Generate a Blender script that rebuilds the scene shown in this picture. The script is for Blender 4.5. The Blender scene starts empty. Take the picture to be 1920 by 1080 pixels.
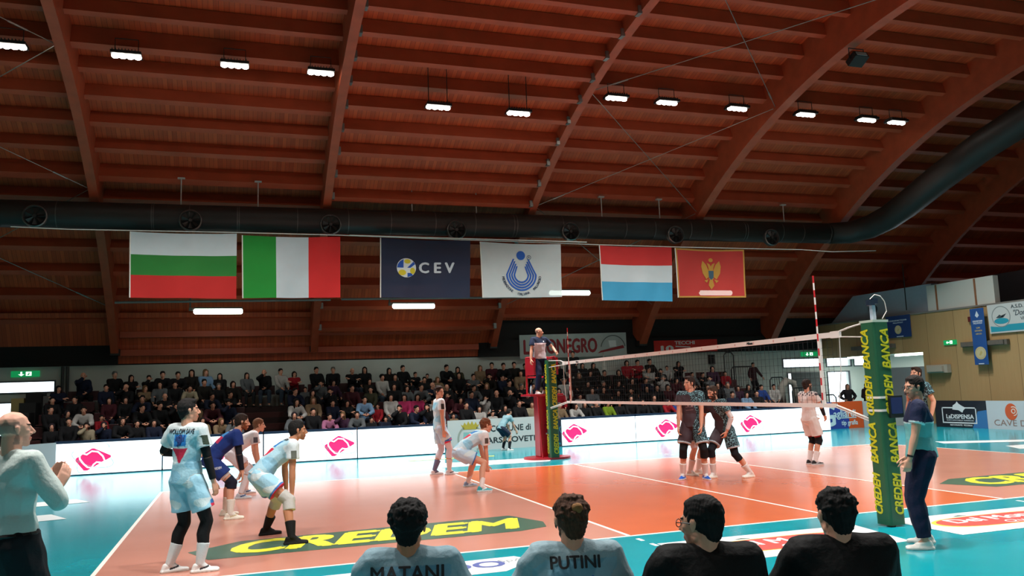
import bpy, bmesh, math, random
from mathutils import Vector, Matrix
from mathutils.bvhtree import BVHTree
V=Vector; rnd=random.Random(7)
SC=bpy.context.scene; COL=SC.collection
# ---------- camera ----------
CP=(-7.526354513351952,-9.335087405300444,1.836238919961115); YAW,PIT,ROL,FPX=0.32300090568576517,0.1213676365891042,-0.03469704077113841,1538.233772551051
f_=V((math.sin(YAW)*math.cos(PIT),math.cos(YAW)*math.cos(PIT),math.sin(PIT))); r0=V((math.cos(YAW),-math.sin(YAW),0)); u0=r0.cross(f_)
r_=math.cos(ROL)*r0+math.sin(ROL)*u0; u_=-math.sin(ROL)*r0+math.cos(ROL)*u0
cam=bpy.data.cameras.new('camera'); co=bpy.data.objects.new('camera',cam); COL.objects.link(co)
co.matrix_world=Matrix(((r_.x,u_.x,-f_.x,CP[0]),(r_.y,u_.y,-f_.y,CP[1]),(r_.z,u_.z,-f_.z,CP[2]),(0,0,0,1)))
cam.sensor_width=36; cam.lens=36*FPX/1920; cam.clip_end=200; cam.clip_start=.05; SC.camera=co
def at(px,py,**k):
    """the point of the place seen at a spot of the photograph, on the plane x=, y= or z="""
    d=f_+(px-960)/FPX*r_-(py-540)/FPX*u_; a,v=list(k.items())[0]; i='xyz'.index(a); t=(v-CP[i])/d[i]
    return V(CP)+t*d
# ---------- world, exposure ----------
W=bpy.data.worlds.new('sky'); SC.world=W; W.use_nodes=True
bg=W.node_tree.nodes['Background']; bg.inputs[0].default_value=(.80,.93,1,1); bg.inputs[1].default_value=3.2
SC.view_settings.view_transform='Standard'; SC.view_settings.look='None'; SC.view_settings.gamma=1; SC.view_settings.use_curve_mapping=False
SC.view_settings.exposure=0.0
SC.cycles.use_denoising=True; SC.cycles.max_bounces=5; SC.cycles.diffuse_bounces=3; SC.cycles.use_adaptive_sampling=True; SC.cycles.adaptive_threshold=.03; SC.cycles.sample_clamp_indirect=4
LAMP_W=212
# ceiling lamps: (x, y, z); the first twelve are the row in the photograph, the second row is its mirror over the near side
LAMPS=[(x,10.9,z) for x,z in ((-12.45,9.86),(-10.07,9.86),(-7.67,9.86),(-5.62,9.86),(-2.62,9.2),(-.4,9.2),(2.55,9.86),(4.16,9.86),(6.51,9.86),(8.95,9.86),(11.26,9.86),(12.43,9.86))]
LAMPS2=[(x,-1.9,9.8) for x in (-11.3,-8.2,-5.6,-2.5,0,2.6,5.2,7.6,9.9,12.2)]
def area(x,y,z,w,sx,sy,rot=(0,0,0),c=(1,.97,.93),spread=180):
    l=bpy.data.lights.new('lamp_light','AREA'); l.shape='RECTANGLE'; l.size=sx; l.size_y=sy; l.energy=w; l.color=c; l.spread=math.radians(spread)
    o=bpy.data.objects.new('lamp_light',l); COL.objects.link(o); o.location=(x,y,z); o.rotation_euler=rot; return o
for p in LAMPS+LAMPS2: area(p[0],p[1],p[2]-.12,LAMP_W,.5,.3,spread=112)
# ---------- materials ----------
def srgb(h):
    h=h.lstrip('#'); v=[int(h[i:i+2],16)/255 for i in (0,2,4)]
    return tuple((c/12.92 if c<=.04045 else ((c+.055)/1.055)**2.4) for c in v)
MC={}
def mat(name,col,rough=.6,metal=0,spec=.5,noise=.0,scale=8,bump=0,emit=0,alpha=1,trans=0,coat=0):
    k=(name,col,rough,emit)
    if k in MC: return MC[k]
    m=bpy.data.materials.new(name); m.use_nodes=True; n=m.node_tree.nodes; l=m.node_tree.links; b=n['Principled BSDF']
    c=srgb(col) if isinstance(col,str) else col
    b.inputs['Base Color'].default_value=(*c,1); b.inputs['Roughness'].default_value=rough; b.inputs['Metallic'].default_value=metal
    b.inputs['Specular IOR Level'].default_value=spec; b.inputs['Alpha'].default_value=alpha; b.inputs['Transmission Weight'].default_value=trans
    b.inputs['Coat Weight'].default_value=coat
    if emit: b.inputs['Emission Color'].default_value=(*c,1); b.inputs['Emission Strength'].default_value=emit
    if noise or bump:
        t=n.new('ShaderNodeTexNoise'); t.inputs['Scale'].default_value=scale; t.inputs['Detail'].default_value=4
        tc=n.new('ShaderNodeTexCoord'); l.new(tc.outputs['Object'],t.inputs['Vector'])
        if noise:
            mx=n.new('ShaderNodeMixRGB'); mx.blend_type='MULTIPLY'; mx.inputs[1].default_value=(*c,1)
            rp=n.new('ShaderNodeValToRGB'); rp.color_ramp.elements[0].position=.3; rp.color_ramp.elements[1].position=.7
            rp.color_ramp.elements[0].color=(1-noise,)*3+(1,); rp.color_ramp.elements[1].color=(1,1,1,1)
            l.new(t.outputs[0],rp.inputs[0]); l.new(rp.outputs[0],mx.inputs[2]); mx.inputs[0].default_value=1; l.new(mx.outputs[0],b.inputs['Base Color'])
        if bump:
            bp=n.new('ShaderNodeBump'); bp.inputs['Strength'].default_value=bump; bp.inputs['Distance'].default_value=.02
            l.new(t.outputs[0],bp.inputs['Height']); l.new(bp.outputs[0],b.inputs['Normal'])
    MC[k]=m; return m
def planks(name,c1,c2,axis,width,rough=.6,groove=.06,metal=0):
    """boards running at right angles to `axis`, each its own tone, with a dark joint"""
    m=bpy.data.materials.new(name); m.use_nodes=True; n=m.node_tree.nodes; l=m.node_tree.links; b=n['Principled BSDF']; b.inputs['Roughness'].default_value=rough
    tc=n.new('ShaderNodeTexCoord'); sp=n.new('ShaderNodeSeparateXYZ'); l.new(tc.outputs['Object'],sp.inputs[0])
    dv=n.new('ShaderNodeMath'); dv.operation='DIVIDE'; dv.inputs[1].default_value=width; l.new(sp.outputs['XYZ'.index(axis)],dv.inputs[0])
    fl=n.new('ShaderNodeMath'); fl.operation='FLOOR'; l.new(dv.outputs[0],fl.inputs[0])
    wn=n.new('ShaderNodeTexWhiteNoise'); wn.noise_dimensions='1D'; l.new(fl.outputs[0],wn.inputs['W'])
    fr=n.new('ShaderNodeMath'); fr.operation='FRACT'; l.new(dv.outputs[0],fr.inputs[0])
    gt=n.new('ShaderNodeMath'); gt.operation='GREATER_THAN'; gt.inputs[1].default_value=groove; l.new(fr.outputs[0],gt.inputs[0])
    mp=n.new('ShaderNodeMapping'); sc=[.6,.6,.6]; sc['XYZ'.index(axis)]=14; mp.inputs['Scale'].default_value=sc; l.new(tc.outputs['Object'],mp.inputs[0])
    nz=n.new('ShaderNodeTexNoise'); nz.inputs['Scale'].default_value=2.2; nz.inputs['Detail'].default_value=5; l.new(mp.outputs[0],nz.inputs['Vector'])
    ad=n.new('ShaderNodeMath'); ad.operation='ADD'; l.new(wn.outputs['Value'],ad.inputs[0]); l.new(nz.outputs[0],ad.inputs[1])
    hf=n.new('ShaderNodeMath'); hf.operation='MULTIPLY'; hf.inputs[1].default_value=.5; l.new(ad.outputs[0],hf.inputs[0])
    mx=n.new('ShaderNodeMixRGB'); mx.inputs[1].default_value=(*srgb(c1),1); mx.inputs[2].default_value=(*srgb(c2),1); l.new(hf.outputs[0],mx.inputs[0])
    m2=n.new('ShaderNodeMixRGB'); m2.inputs[1].default_value=(*[v*.45 for v in srgb(c1)],1); l.new(gt.outputs[0],m2.inputs[0]); l.new(mx.outputs[0],m2.inputs[2])
    l.new(m2.outputs[0],b.inputs['Base Color']); return m
def attr_mat(name,rough=.75,bump=.15,scale=60,sss=0):
    """colour comes from the mesh's own colour attribute"""
    m=bpy.data.materials.new(name); m.use_nodes=True; n=m.node_tree.nodes; l=m.node_tree.links; b=n['Principled BSDF']; b.inputs['Roughness'].default_value=rough
    a=n.new('ShaderNodeAttribute'); a.attribute_name='Col'; l.new(a.outputs['Color'],b.inputs['Base Color'])
    b.inputs['Specular IOR Level'].default_value=.3
    t=n.new('ShaderNodeTexNoise'); t.inputs['Scale'].default_value=scale; bp=n.new('ShaderNodeBump'); bp.inputs['Strength'].default_value=bump; bp.inputs['Distance'].default_value=.01
    tc=n.new('ShaderNodeTexCoord'); l.new(tc.outputs['Object'],t.inputs['Vector']); l.new(t.outputs[0],bp.inputs['Height']); l.new(bp.outputs[0],b.inputs['Normal']); return m
def obj_mat(name,rough=.8):
    """colour comes from the object's own colour, so copies may differ"""
    m=bpy.data.materials.new(name); m.use_nodes=True; n=m.node_tree.nodes; l=m.node_tree.links; b=n['Principled BSDF']; b.inputs['Roughness'].default_value=rough
    b.inputs['Specular IOR Level'].default_value=.2
    a=n.new('ShaderNodeObjectInfo'); t=n.new('ShaderNodeTexNoise'); t.inputs['Scale'].default_value=25; tc=n.new('ShaderNodeTexCoord'); l.new(tc.outputs['Object'],t.inputs['Vector'])
    rp=n.new('ShaderNodeValToRGB'); rp.color_ramp.elements[0].color=(.75,.75,.75,1); l.new(t.outputs[0],rp.inputs[0])
    mx=n.new('ShaderNodeMixRGB'); mx.blend_type='MULTIPLY'; mx.inputs[0].default_value=1; l.new(a.outputs['Color'],mx.inputs[1]); l.new(rp.outputs[0],mx.inputs[2]); l.new(mx.outputs[0],b.inputs['Base Color']); return m
def squiggle(name,base,line,scale=26,w=.045):
    """dark cloth printed all over with pale worm-like lines"""
    m=bpy.data.materials.new(name); m.use_nodes=True; n=m.node_tree.nodes; l=m.node_tree.links; b=n['Principled BSDF']; b.inputs['Roughness'].default_value=.75
    t=n.new('ShaderNodeTexNoise'); t.inputs['Scale'].default_value=scale; t.inputs['Detail'].default_value=0; tc=n.new('ShaderNodeTexCoord'); l.new(tc.outputs['Object'],t.inputs['Vector'])
    s=n.new('ShaderNodeMath'); s.operation='SUBTRACT'; s.inputs[1].default_value=.5; a=n.new('ShaderNodeMath'); a.operation='ABSOLUTE'; c=n.new('ShaderNodeMath'); c.operation='LESS_THAN'; c.inputs[1].default_value=w
    l.new(t.outputs[0],s.inputs[0]); l.new(s.outputs[0],a.inputs[0]); l.new(a.outputs[0],c.inputs[0])
    mx=n.new('ShaderNodeMixRGB'); mx.inputs[1].default_value=(*srgb(base),1); mx.inputs[2].default_value=(*srgb(line),1); l.new(c.outputs[0],mx.inputs[0]); l.new(mx.outputs[0],b.inputs['Base Color']); return m
M_skin=attr_mat('skin_and_cloth',.6,.1); M_cloth=attr_mat('jersey_cloth',.8,.35,45); M_obj=obj_mat('plain_cloth')
# ---------- mesh helpers ----------
def link(name,me,m=None,parent=None,smooth=False):
    o=bpy.data.objects.new(name,me); COL.objects.link(o)
    if m is not None and not me.materials:
        for q in (m if isinstance(m,(list,tuple)) else [m]): me.materials.append(q)
    if parent is not None: o.parent=parent
    if smooth: me.shade_smooth()
    return o
def tag(o,label,cat=None,group=None,kind=None):
    if label: o['label']=label
    if cat: o['category']=cat
    if group: o['group']=group
    if kind: o['kind']=kind
    return o
def empty(name,loc,label,cat,group=None,rz=0):
    o=bpy.data.objects.new(name,None); COL.objects.link(o); o.location=loc; o.rotation_euler=(0,0,rz); o.empty_display_size=.1
    return tag(o,label,cat,group)
class MB:
    def __init__(s): s.v=[]; s.f=[]; s.mi=[]; s.cur=0
    def add(s,vs,fs):
        k=len(s.v); s.v+= [tuple(v) for v in vs]; s.f+=[tuple(i+k for i in f) for f in fs]; s.mi+=[s.cur]*len(fs); return s
    def box(s,a,b,R=None,c=None):
        x0,y0,z0=a; x1,y1,z1=b; vs=[V((x,y,z)) for x in (x0,x1) for y in (y0,y1) for z in (z0,z1)]
        if R is not None: vs=[(R@(v-c))+c if c is not None else R@v for v in vs]
        return s.add(vs,[(0,1,3,2),(4,6,7,5),(0,4,5,1),(2,3,7,6),(0,2,6,4),(1,5,7,3)])
    def quad(s,*p): return s.add(p,[tuple(range(len(p)))])
    def tube(s,pts,r,n=8,caps=True):
        pts=[V(p) for p in pts]; rs=r if isinstance(r,(list,tuple)) else [r]*len(pts); ring=[]; vs=[]; up=None
        for i,p in enumerate(pts):
            d=(pts[min(i+1,len(pts)-1)]-pts[max(i-1,0)]).normalized()
            if up is None: up=V((0,0,1)) if abs(d.z)<.9 else V((1,0,0))
            a=d.cross(up).normalized(); b=a.cross(d); up=b
            for k in range(n):
                t=2*math.pi*k/n; vs.append(p+(a*math.cos(t)+b*math.sin(t))*rs[i])
        fs=[(i*n+k,i*n+(k+1)%n,(i+1)*n+(k+1)%n,(i+1)*n+k) for i in range(len(pts)-1) for k in range(n)]
        if caps: fs+=[tuple(range(n-1,-1,-1)),tuple(range((len(pts)-1)*n,len(pts)*n))]
        return s.add(vs,fs)
    def prism(s,poly,h,M=None):
        """outline in x,y raised by h along z, then placed by M"""
        n=len(poly); vs=[V((x,y,z)) for z in (0,h) for x,y in poly]
        if M is not None: vs=[M@v for v in vs]
        return s.add(vs,[tuple(range(n-1,-1,-1)),tuple(range(n,2*n))]+[(i,(i+1)%n,n+(i+1)%n,n+i) for i in range(n)])
    def build(s,name,m,parent=None,smooth=False,bevel=0):
        me=bpy.data.meshes.new(name); me.from_pydata(s.v,[],s.f)
        for q in (m if isinstance(m,(list,tuple)) else [m]): me.materials.append(q)
        if isinstance(m,(list,tuple)): me.polygons.foreach_set('material_index',s.mi)
        me.update(); o=link(name,me,None,parent,smooth)
        if bevel:
            md=o.modifiers.new('b','BEVEL'); md.width=bevel; md.segments=2; md.limit_method='ANGLE'
        return o
def ellipse(cx,cy,rx,ry,n=32,a0=0,a1=360): return [(cx+rx*math.cos(math.radians(a0+(a1-a0)*i/n)),cy+ry*math.sin(math.radians(a0+(a1-a0)*i/n))) for i in range(n+(a1-a0<360))]
def arcband(cx,cy,r1,r2,a0,a1,n=24,sy=1): return [(cx+r1*math.cos(t),cy+sy*r1*math.sin(t)) for t in [math.radians(a0+(a1-a0)*i/n) for i in range(n+1)]]+[(cx+r2*math.cos(t),cy+sy*r2*math.sin(t)) for t in [math.radians(a1-(a1-a0)*i/n) for i in range(n+1)]]
def frame(o,right,up):
    """placing matrix: drawing x goes along right, drawing y along up, thickness towards the viewer"""
    r=V(right).normalized(); u=V(up).normalized(); n=r.cross(u)
    return Matrix(((r.x,u.x,n.x,o[0]),(r.y,u.y,n.y,o[1]),(r.z,u.z,n.z,o[2]),(0,0,0,1)))
def text_mesh(s,size,width=None,bold=0,shear=0,ext=.002,align='CENTER',res=3):
    c=bpy.data.curves.new('t','FONT'); c.body=s; c.size=size; c.shear=shear; c.extrude=ext; c.align_x=align; c.align_y='CENTER'; c.resolution_u=res
    o=bpy.data.objects.new('t',c); COL.objects.link(o); dg=bpy.context.evaluated_depsgraph_get(); me=bpy.data.meshes.new_from_object(o.evaluated_get(dg)); bpy.data.objects.remove(o); bpy.data.curves.remove(c); me.materials.clear()
    if bold:
        # thicken the strokes by laying shifted copies of the letters together
        bm=bmesh.new(); q=bold*size
        for i_,(dx,dy) in enumerate(((0,0),(q,0),(-q,0),(0,q*.7),(0,-q*.7))): m3=me.copy(); m3.transform(Matrix.Translation((dx,dy,i_*.0004))); bm.from_mesh(m3); bpy.data.meshes.remove(m3)
        bm.to_mesh(me); bm.free()
    if width:
        xs=[v.co.x for v in me.vertices]; k=width/(max(xs)-min(xs))
        for v in me.vertices: v.co.x*=k
    return me
def text(s,size,M,m,parent,name='lettering',**k):
    me=text_mesh(s,size,**k); me.transform(M); return link(name,me,m,parent)
def drawing(name,polys,M,m,parent,h=.002):
    b=MB(); 
    for p in polys: b.prism(p,h,M)
    return b.build(name,m,parent)
# ---------- setting ----------
YC,ZC=4.5,-10.3   # axis of the vaulted roof
def arc(r,y=None,a=None):
    if a is None: a=math.asin((y-YC)/r)
    return (YC+r*math.sin(a),ZC+r*math.cos(a))
teal=mat('teal_court_floor','#0f93a0',.16,noise=.12,scale=1.5,coat=.0); salmon=mat('salmon_court_floor','#c88875',.2,noise=.08,scale=1.2); orange=mat('orange_court_floor','#d0683e',.2,noise=.1,scale=1.3)
white_line=mat('white_line_paint','#f2efe6',.3); sticker_white=mat('white_floor_vinyl','#dfe6e6',.3)
b=MB(); b.box((-24,-16,-.3),(28,21.4,0)); floor=b.build('floor',teal); tag(floor,None,kind='structure')
b=MB(); b.box((-9,0,0),(-3,9,.001)); b.box((3,0,0),(9,9,.001)); b.build('back_zone',salmon,floor)
b=MB(); b.box((-3,0,0),(3,9,.0012)); b.build('front_zone',orange,floor)
b=MB()
for x in (-9,-3,0,3,9): b.box((x-.025,0,0),(x+.025,9,.002))
for y in (0,9): b.box((-9,y-.025,0),(9,y+.025,.002))
for k in range(5):
    for s in (-1,1): b.box((s*3-.025,-.35-.35*k,0),(s*3+.025,-.2-.35*k,.002)); b.box((s*3-.025,9.2+.35*k,0),(s*3+.025,9.35+.35*k,.002))
b.build('court_line',white_line,floor)
wallp=mat('pale_green_white_plaster','#c2cac3',.8,noise=.1,scale=2); dark=mat('dark_fascia','#171413',.9); beige=mat('beige_wall','#b9ae92',.8,noise=.08,scale=2)
oak=planks('plywood_wall_panels','#a08256','#bb9d6e','Y',1.25,.55,.012); greyp=mat('blue_grey_panel','#a3aeba',.7,noise=.05); frame_m=mat('window_frame_grey','#50565a',.5)
def struct(o): o['kind']='structure'; return o
# far wall with openings (x0,x1,z0,z1)
holes=[(-16.2,-13.25,2.2,2.62),(-16.2,-14.35,.3,1.95),(15.05,17.2,2.28,2.72),(17.35,18.75,2.28,2.72),(18.85,20.2,2.28,2.72),(15.25,17.15,.05,2.1),(17.35,18.6,.05,2.1)]
def wall_with_holes(name,y0,y1,x0,x1,z0,z1,hs,m):
    xs=sorted({x0,x1,*[h[0] for h in hs],*[h[1] for h in hs]}); zs=sorted({z0,z1,*[h[2] for h in hs],*[h[3] for h in hs]}); b=MB()
    for i in range(len(xs)-1):
        for j in range(len(zs)-1):
            cx,cz=(xs[i]+xs[i+1])/2,(zs[j]+zs[j+1])/2
            if not any(h[0]<cx<h[1] and h[2]<cz<h[3] for h in hs): b.box((xs[i],y0,zs[j]),(xs[i+1],y1,zs[j+1]))
    return struct(b.build(name,m))
wall_with_holes('wall_far',21.2,21.45,-24,23,0,3.06,holes,wallp)
glass=mat('window_glass','#ffffff',.02,trans=1)
for i,h in enumerate(holes):
    b=MB(); t=.05
    b.box((h[0],21.17,h[2]),(h[1],21.25,h[2]+t)); b.box((h[0],21.17,h[3]-t),(h[1],21.25,h[3])); b.box((h[0],21.17,h[2]+t),(h[0]+t,21.25,h[3]-t)); b.box((h[1]-t,21.17,h[2]+t),(h[1],21.25,h[3]-t))
    w=struct(b.build('window_%d'%(i+1),frame_m)); b=MB(); b.box((h[0]+t,21.2,h[2]+t),(h[1]-t,21.21,h[3]-t)); b.build('pane',glass,w)
b=MB(); b.box((-24,21.22,3.06),(23,21.45,4.7)); b.box((-24,21.0,3.06),(-11.4,21.22,3.75)); b.box((1.2,21.0,3.06),(23,21.22,3.7)); struct(b.build('trim_1',dark))
# left grey block, door post and pipe beside the stand
b=MB(); b.box((-14.3,20.2,0),(-13.95,21.15,2.05)); struct(b.build('trim_2',mat('yellowish_door_post','#a8935c',.7)))
b=MB(); b.box((-13.9,20.4,0),(-13.2,21.1,2.1)); struct(b.build('trim_3',mat('grey_pillar','#6d716e',.8)))
b=MB(); b.tube([(-13.05,21.1,0.5),(-13.05,21.1,3.05)],.045); b.tube([(-12.9,21.1,1.9),(-12.9,21.1,3.05)],.05); struct(b.build('trim_4',mat('dark_pipe','#33393a',.5)))
# right wall: plywood, opening under it at the far end
b=MB(); b.box((17,-16,0),(17.25,15.3,4.1)); b.box((17,15.3,2.66),(17.25,21.2,4.1)); struct(b.build('wall_right',oak))
b=MB(); b.box((16.97,-16,4.1),(17.3,21.2,4.16)); struct(b.build('trim_5',mat('grey_coping','#7c7a74',.7)))
b=MB(); b.box((20.2,15.3,0),(20.4,21.2,2.7)); struct(b.build('wall_recess',mat('white_plaster','#c9c9c2',.8)))
b=MB(); b.box((17.25,15.1,0),(20.4,15.3,2.7)); struct(b.build('wall_recess_side',mat('white_plaster','#c9c9c2',.8)))
b=MB(); b.box((17.25,15.3,2.7),(20.4,21.2,2.8)); struct(b.build('ceiling_recess',mat('white_plaster','#c9c9c2',.8)))
b=MB(); b.box((17.05,15.35,0),(17.2,18.4,2.12)); tag(b.build('partition_panel',mat('grey_partition','#8d9698',.7)),'plain grey partition panel standing under the white lamps beside the glass doors','panel')
# gallery volumes above the plywood wall
b=MB(); b.box((17.3,14.9,4.16),(17.6,19.1,5.22)); b.add([(17.3,19.1,4.16),(17.3,20.6,4.16),(17.3,19.1,5.22),(17.6,19.1,4.16),(17.6,20.6,4.16),(17.6,19.1,5.22)],[(0,1,2),(3,5,4),(1,4,5,2)]); g=b.build('gallery_wall',greyp); struct(g)
b=MB(); b.box((17.05,12.0,4.16),(17.28,14.9,5.12)); struct(b.build('gallery_parapet',mat('white_panel','#c3c4bc',.7)))
b=MB(); 
for y in (12.75,14.45): b.box((17.02,y-.03,4.16),(17.05,y+.03,5.1))
struct(b.build('trim_6',mat('brown_batten','#8a5a3a',.7)))
b=MB(); b.box((19,-10,4.1),(19.3,14,5.4)); struct(b.build('gallery_back',mat('slate_panel','#4a4a52',.8)))
# walls out of the photograph that close the hall
b=MB(); b.box((-18.25,-16,0),(-18.05,21.2,11.6)); struct(b.build('wall_left',beige))
b=MB(); b.box((27.4,-16,0),(27.6,21.2,11.6)); struct(b.build('wall_gable',mat('slate_panel','#4a4a52',.8)))
b=MB(); b.box((-24,-16.2,0),(28,-16,3.2)); struct(b.build('wall_near',beige))
# roof deck, arches, purlins
deck=planks('red_brown_boarded_roof','#943617','#c95a2c','X',.12,.65,.07)
AX=[-17.9,-11.45,-5.0,1.7,8.05,14.25,20.5,27.2]; RI=21.2
glul=mat('red_glulam_timber','#b04c2c',.55,noise=.25,scale=3); glul2=mat('red_purlin_timber','#b04a2a',.6,noise=.2,scale=2)
b=MB(); b.add([(-18,20.35,4.75),(1.6,20.35,4.75),(1.6,21.0,3.72),(-18,21.0,3.72),(-11.4,21.16,3.1),(1.2,21.16,3.1),(-11.4,21.0,3.72),(1.2,21.0,3.72)],[(0,1,2,3),(6,7,5,4)]); struct(b.build('ceiling_eave',deck))
for y_,z_ in ((20.75,4.05),(20.95,3.45)): b=MB(); b.box((-11.3,y_-.12,z_-.1),(1.15,y_+.12,z_+.1)); struct(b.build('eave_purlin',glul2))
def deck_mesh(x0,x1,r,name):
    b=MB(); n=60; a0,a1=-.92,.875
    for i in range(n):
        p,q=[arc(r,a=a0+(a1-a0)*k/n) for k in (i,i+1)]; p2,q2=[arc(r+.08,a=a0+(a1-a0)*k/n) for k in (i,i+1)]
        b.add([(x0,*p),(x1,*p),(x1,*q),(x0,*q),(x0,*p2),(x1,*p2),(x1,*q2),(x0,*q2)],[(0,1,2,3),(7,6,5,4),(0,4,5,1),(3,2,6,7)])
    return struct(b.build(name,deck))
def arc_beam(x0,x1,r0,r1,a0=-.90,a1=.868,n=64):
    b=MB(); vs=[]
    for i in range(n+1):
        a=a0+(a1-a0)*i/n
        for x,r in ((x0,r0),(x1,r0),(x1,r1),(x0,r1)): vs.append((x,*arc(r,a=a)))
    fs=[(4*i+k,4*i+(k+1)%4,4*i+4+(k+1)%4,4*i+4+k) for i in range(n) for k in range(4)]+[(0,1,2,3),(4*n+3,4*n+2,4*n+1,4*n)]
    return b.add(vs,fs)
names=['leftmost','second from the left','third from the left, left of the navy flag','fourth from the left, right of the white emblem flag','fifth from the left, carrying a black floodlight','sixth from the left, behind the net aerial','slim one beyond the plywood wall','farthest one at the gable']
for i,x in enumerate(AX):
    w=(.12,.12,.12,.12,.16,.16,.08,.12)[i]
    o=arc_beam(x-w,x+w,RI-(.1 if i in (2,) else 0),RI+(1.05 if i<3 else 1.2)).build('roof_arch',glul); tag(o,'curved red glulam roof arch, '+names[i],'roof arch')
    for s,nm in ((1,'steel_shoe'),):
        y,z=arc(RI+.1,a=.868); b=MB(); b.box((x-w-.02,y-.1,z-.1),(x+w+.02,y+.32,z+.1)); b.build('steel_shoe',mat('dark_steel','#2c2a28',.6,.3),o)
for i in range(7):
    low=(i==2); rp=RI+(-.02 if low else (.72 if i>2 else .55)); r2=rp+.38
    deck_mesh(AX[i]+ (.12 if low else -.001),AX[i+1]-(.12 if low else -.001),r2+.02,'ceiling_%d'%(i+1))
    k=0; a=-.86
    while a<.86:
        thick=(abs(a-math.asin(6.4/RI))<.024 or abs(a-math.asin(11.2/RI))<.024) and not low
        x0,x1=AX[i]+.10,AX[i+1]-.10; da=(.11 if thick else .085)/RI
        dd=.12 if thick else 0
        b=MB(); vs=[]
        for x in (x0,x1):
            for (r,aa) in ((rp-dd,a-da),(rp-dd,a+da),(r2,a+da),(r2,a-da)): vs.append((x,*arc(r,a=aa)))
        b.add(vs,[(3,2,1,0),(4,5,6,7),(0,1,5,4),(1,2,6,5),(2,3,7,6),(3,0,4,7)])
        if low:
            for x in (x0,x1):
                for (aa) in (a,):
                    y,z=arc(rp-.03,a=aa); sgn=1 if x==x0 else -1
                    b.cur=1; b.box((x,y-.11,z+.0),(x+sgn*.10,y+.11,z+.2)); b.cur=0
        o=b.build('roof_purlin',[glul2,mat('hanger_steel','#8a8883',.45,.7)]); struct(o); a+=.0455; k+=1
# thin steel ties between the arches
steel=mat('tie_rod_steel','#8b7f78',.4,.6)
tn=['left bay','','bay right of the white flag','bay of the black floodlight']
for i,nm in ((0,tn[0]),(3,tn[2])):
    for j,(y0,y1) in enumerate(((19.5,15.8),(15.8,11),(11,5))):
        for d in (0,1):
            xa,xb=(AX[i]+.1,AX[i+1]-.1) if d==0 else (AX[i+1]-.1,AX[i]+.1)
            p=V((xa,*arc(RI+.15,y=y0))); q=V((xb,*arc(RI+.15,y=y1))); b=MB(); n=8
            b.tube([p.lerp(q,t/n) for t in range(n+1)],.012,6); b.tube([p.lerp(q,.08),p.lerp(q,.13)],.025,6)
            tag(b.build('tie_rod',steel),'thin steel tie rod, %s, %s stretch, %s'%(nm,('lowest','middle','highest')[j],('rising right','rising left')[d]),'tie rod','crossed roof ties')
# ---------- ceiling lamps ----------
lens=mat('lit_lamp_lens','#fffaf0',.4,emit=30); housing=mat('lamp_housing','#2b2b2c',.5,.4)
lab=['at the left end of the ceiling row','second from the left end of the row','third from the left end of the row','just left of the navy flag bay','left of the two low ones in the middle bay','right of the two low ones in the middle bay','first right of the middle bay','second right of the middle bay','just left of the arch with the black floodlight','just right of the arch with the black floodlight','next to last at the right end of the row','last at the right end of the row']
for (x,y,z),lb in zip(LAMPS,lab):
    e=empty('ceiling_lamp',(x,y,z),'white glowing four-lens ceiling lamp, '+lb,'ceiling lamp','sports hall ceiling lamps')
    b=MB(); b.box((-.33,-.19,0),(.33,.19,.07)); 
    for k in range(9): b.box((-.3+.07*k,-.16,.07),(-.285+.07*k,.16,.12))
    b.build('housing',housing,e)
    for k in range(4):
        b=MB(); cx=-.24+.16*k; b.tube([(cx,0,0),(cx,0,-.035),(cx,0,-.055)],[.085,.08,.05],14); b.build('lens',lens,e)
    top=(8.75 if 0 else arc(RI+.35,y=y)[1])-z; b=MB(); b.tube([(-.25,0,.07),(-.25,0,top),(.25,0,top),(.25,0,.07)],.012,6); b.build('bracket',housing,e)
for x,y,z in LAMPS2:
    e=empty('ceiling_lamp',(x,y,z),'ceiling lamp over the near side of the court','ceiling lamp','near side ceiling lamps'); b=MB(); b.box((-.33,-.19,0),(.33,.19,.07)); b.build('housing',housing,e); b=MB(); b.box((-.3,-.16,-.03),(.3,.16,0)); b.build('lens',lens,e)
# black floodlight on the arch
e=empty('floodlight',(8.05,7.6,10.2),'small black floodlight with pale glass hanging under the roof arch','floodlight'); b=MB(); b.box((-.22,-.2,-.1),(.22,.16,.08),Matrix.Rotation(-.5,3,'X')); b.build('housing',mat('black_metal','#0c0c0d',.5),e); b=MB(); b.box((-.16,-.215,-.07),(.16,-.2,.05),Matrix.Rotation(-.5,3,'X')); b.build('lens',mat('pale_glass','#9fb6bb',.2),e); b=MB(); b.tube([(-.24,0,0),(-.24,0,.3),(.24,0,.3),(.24,0,0)],.015,6); b.build('bracket',housing,e)
# ---------- air duct ----------
DY=15.7
e=empty('air_duct',(0,DY,7),'long dark round ventilation duct crossing the hall under the roof','air duct')
ductm=mat('dark_painted_duct','#2c2420',.5,0,.3,noise=.2,scale=1)
def dz(x): return 7.02+.0065*(x+13)
pts=[(-18.04,0,dz(-18)-7)]+[(x,0,dz(x)-7) for x in (-14,0,13.6)]
b=MB(); b.tube(pts,.38,28); b.build('straight_duct',ductm,e,True)
cur=[V((13.5,15.7,dz(13.5))),V((14.2,15.45,7.2)),V((14.6,14.8,7.3)),V((14.75,14.0,7.5)),V((14.75,13.2,7.75)),V((14.75,11.6,8.35)),V((14.75,9.8,8.95)),V((14.75,7.8,9.45)),V((14.75,5.5,9.75)),V((14.75,2,9.9)),V((14.75,-5,9.7))]
b=MB(); b.tube([p-V((0,DY,7)) for p in cur],[.39,.41,.43,.45,.47,.48,.48,.48,.48,.48,.48],28); b.build('curved_duct',ductm,e,True)
seam=mat('duct_seam','#5b5350',.4,.5)
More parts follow.
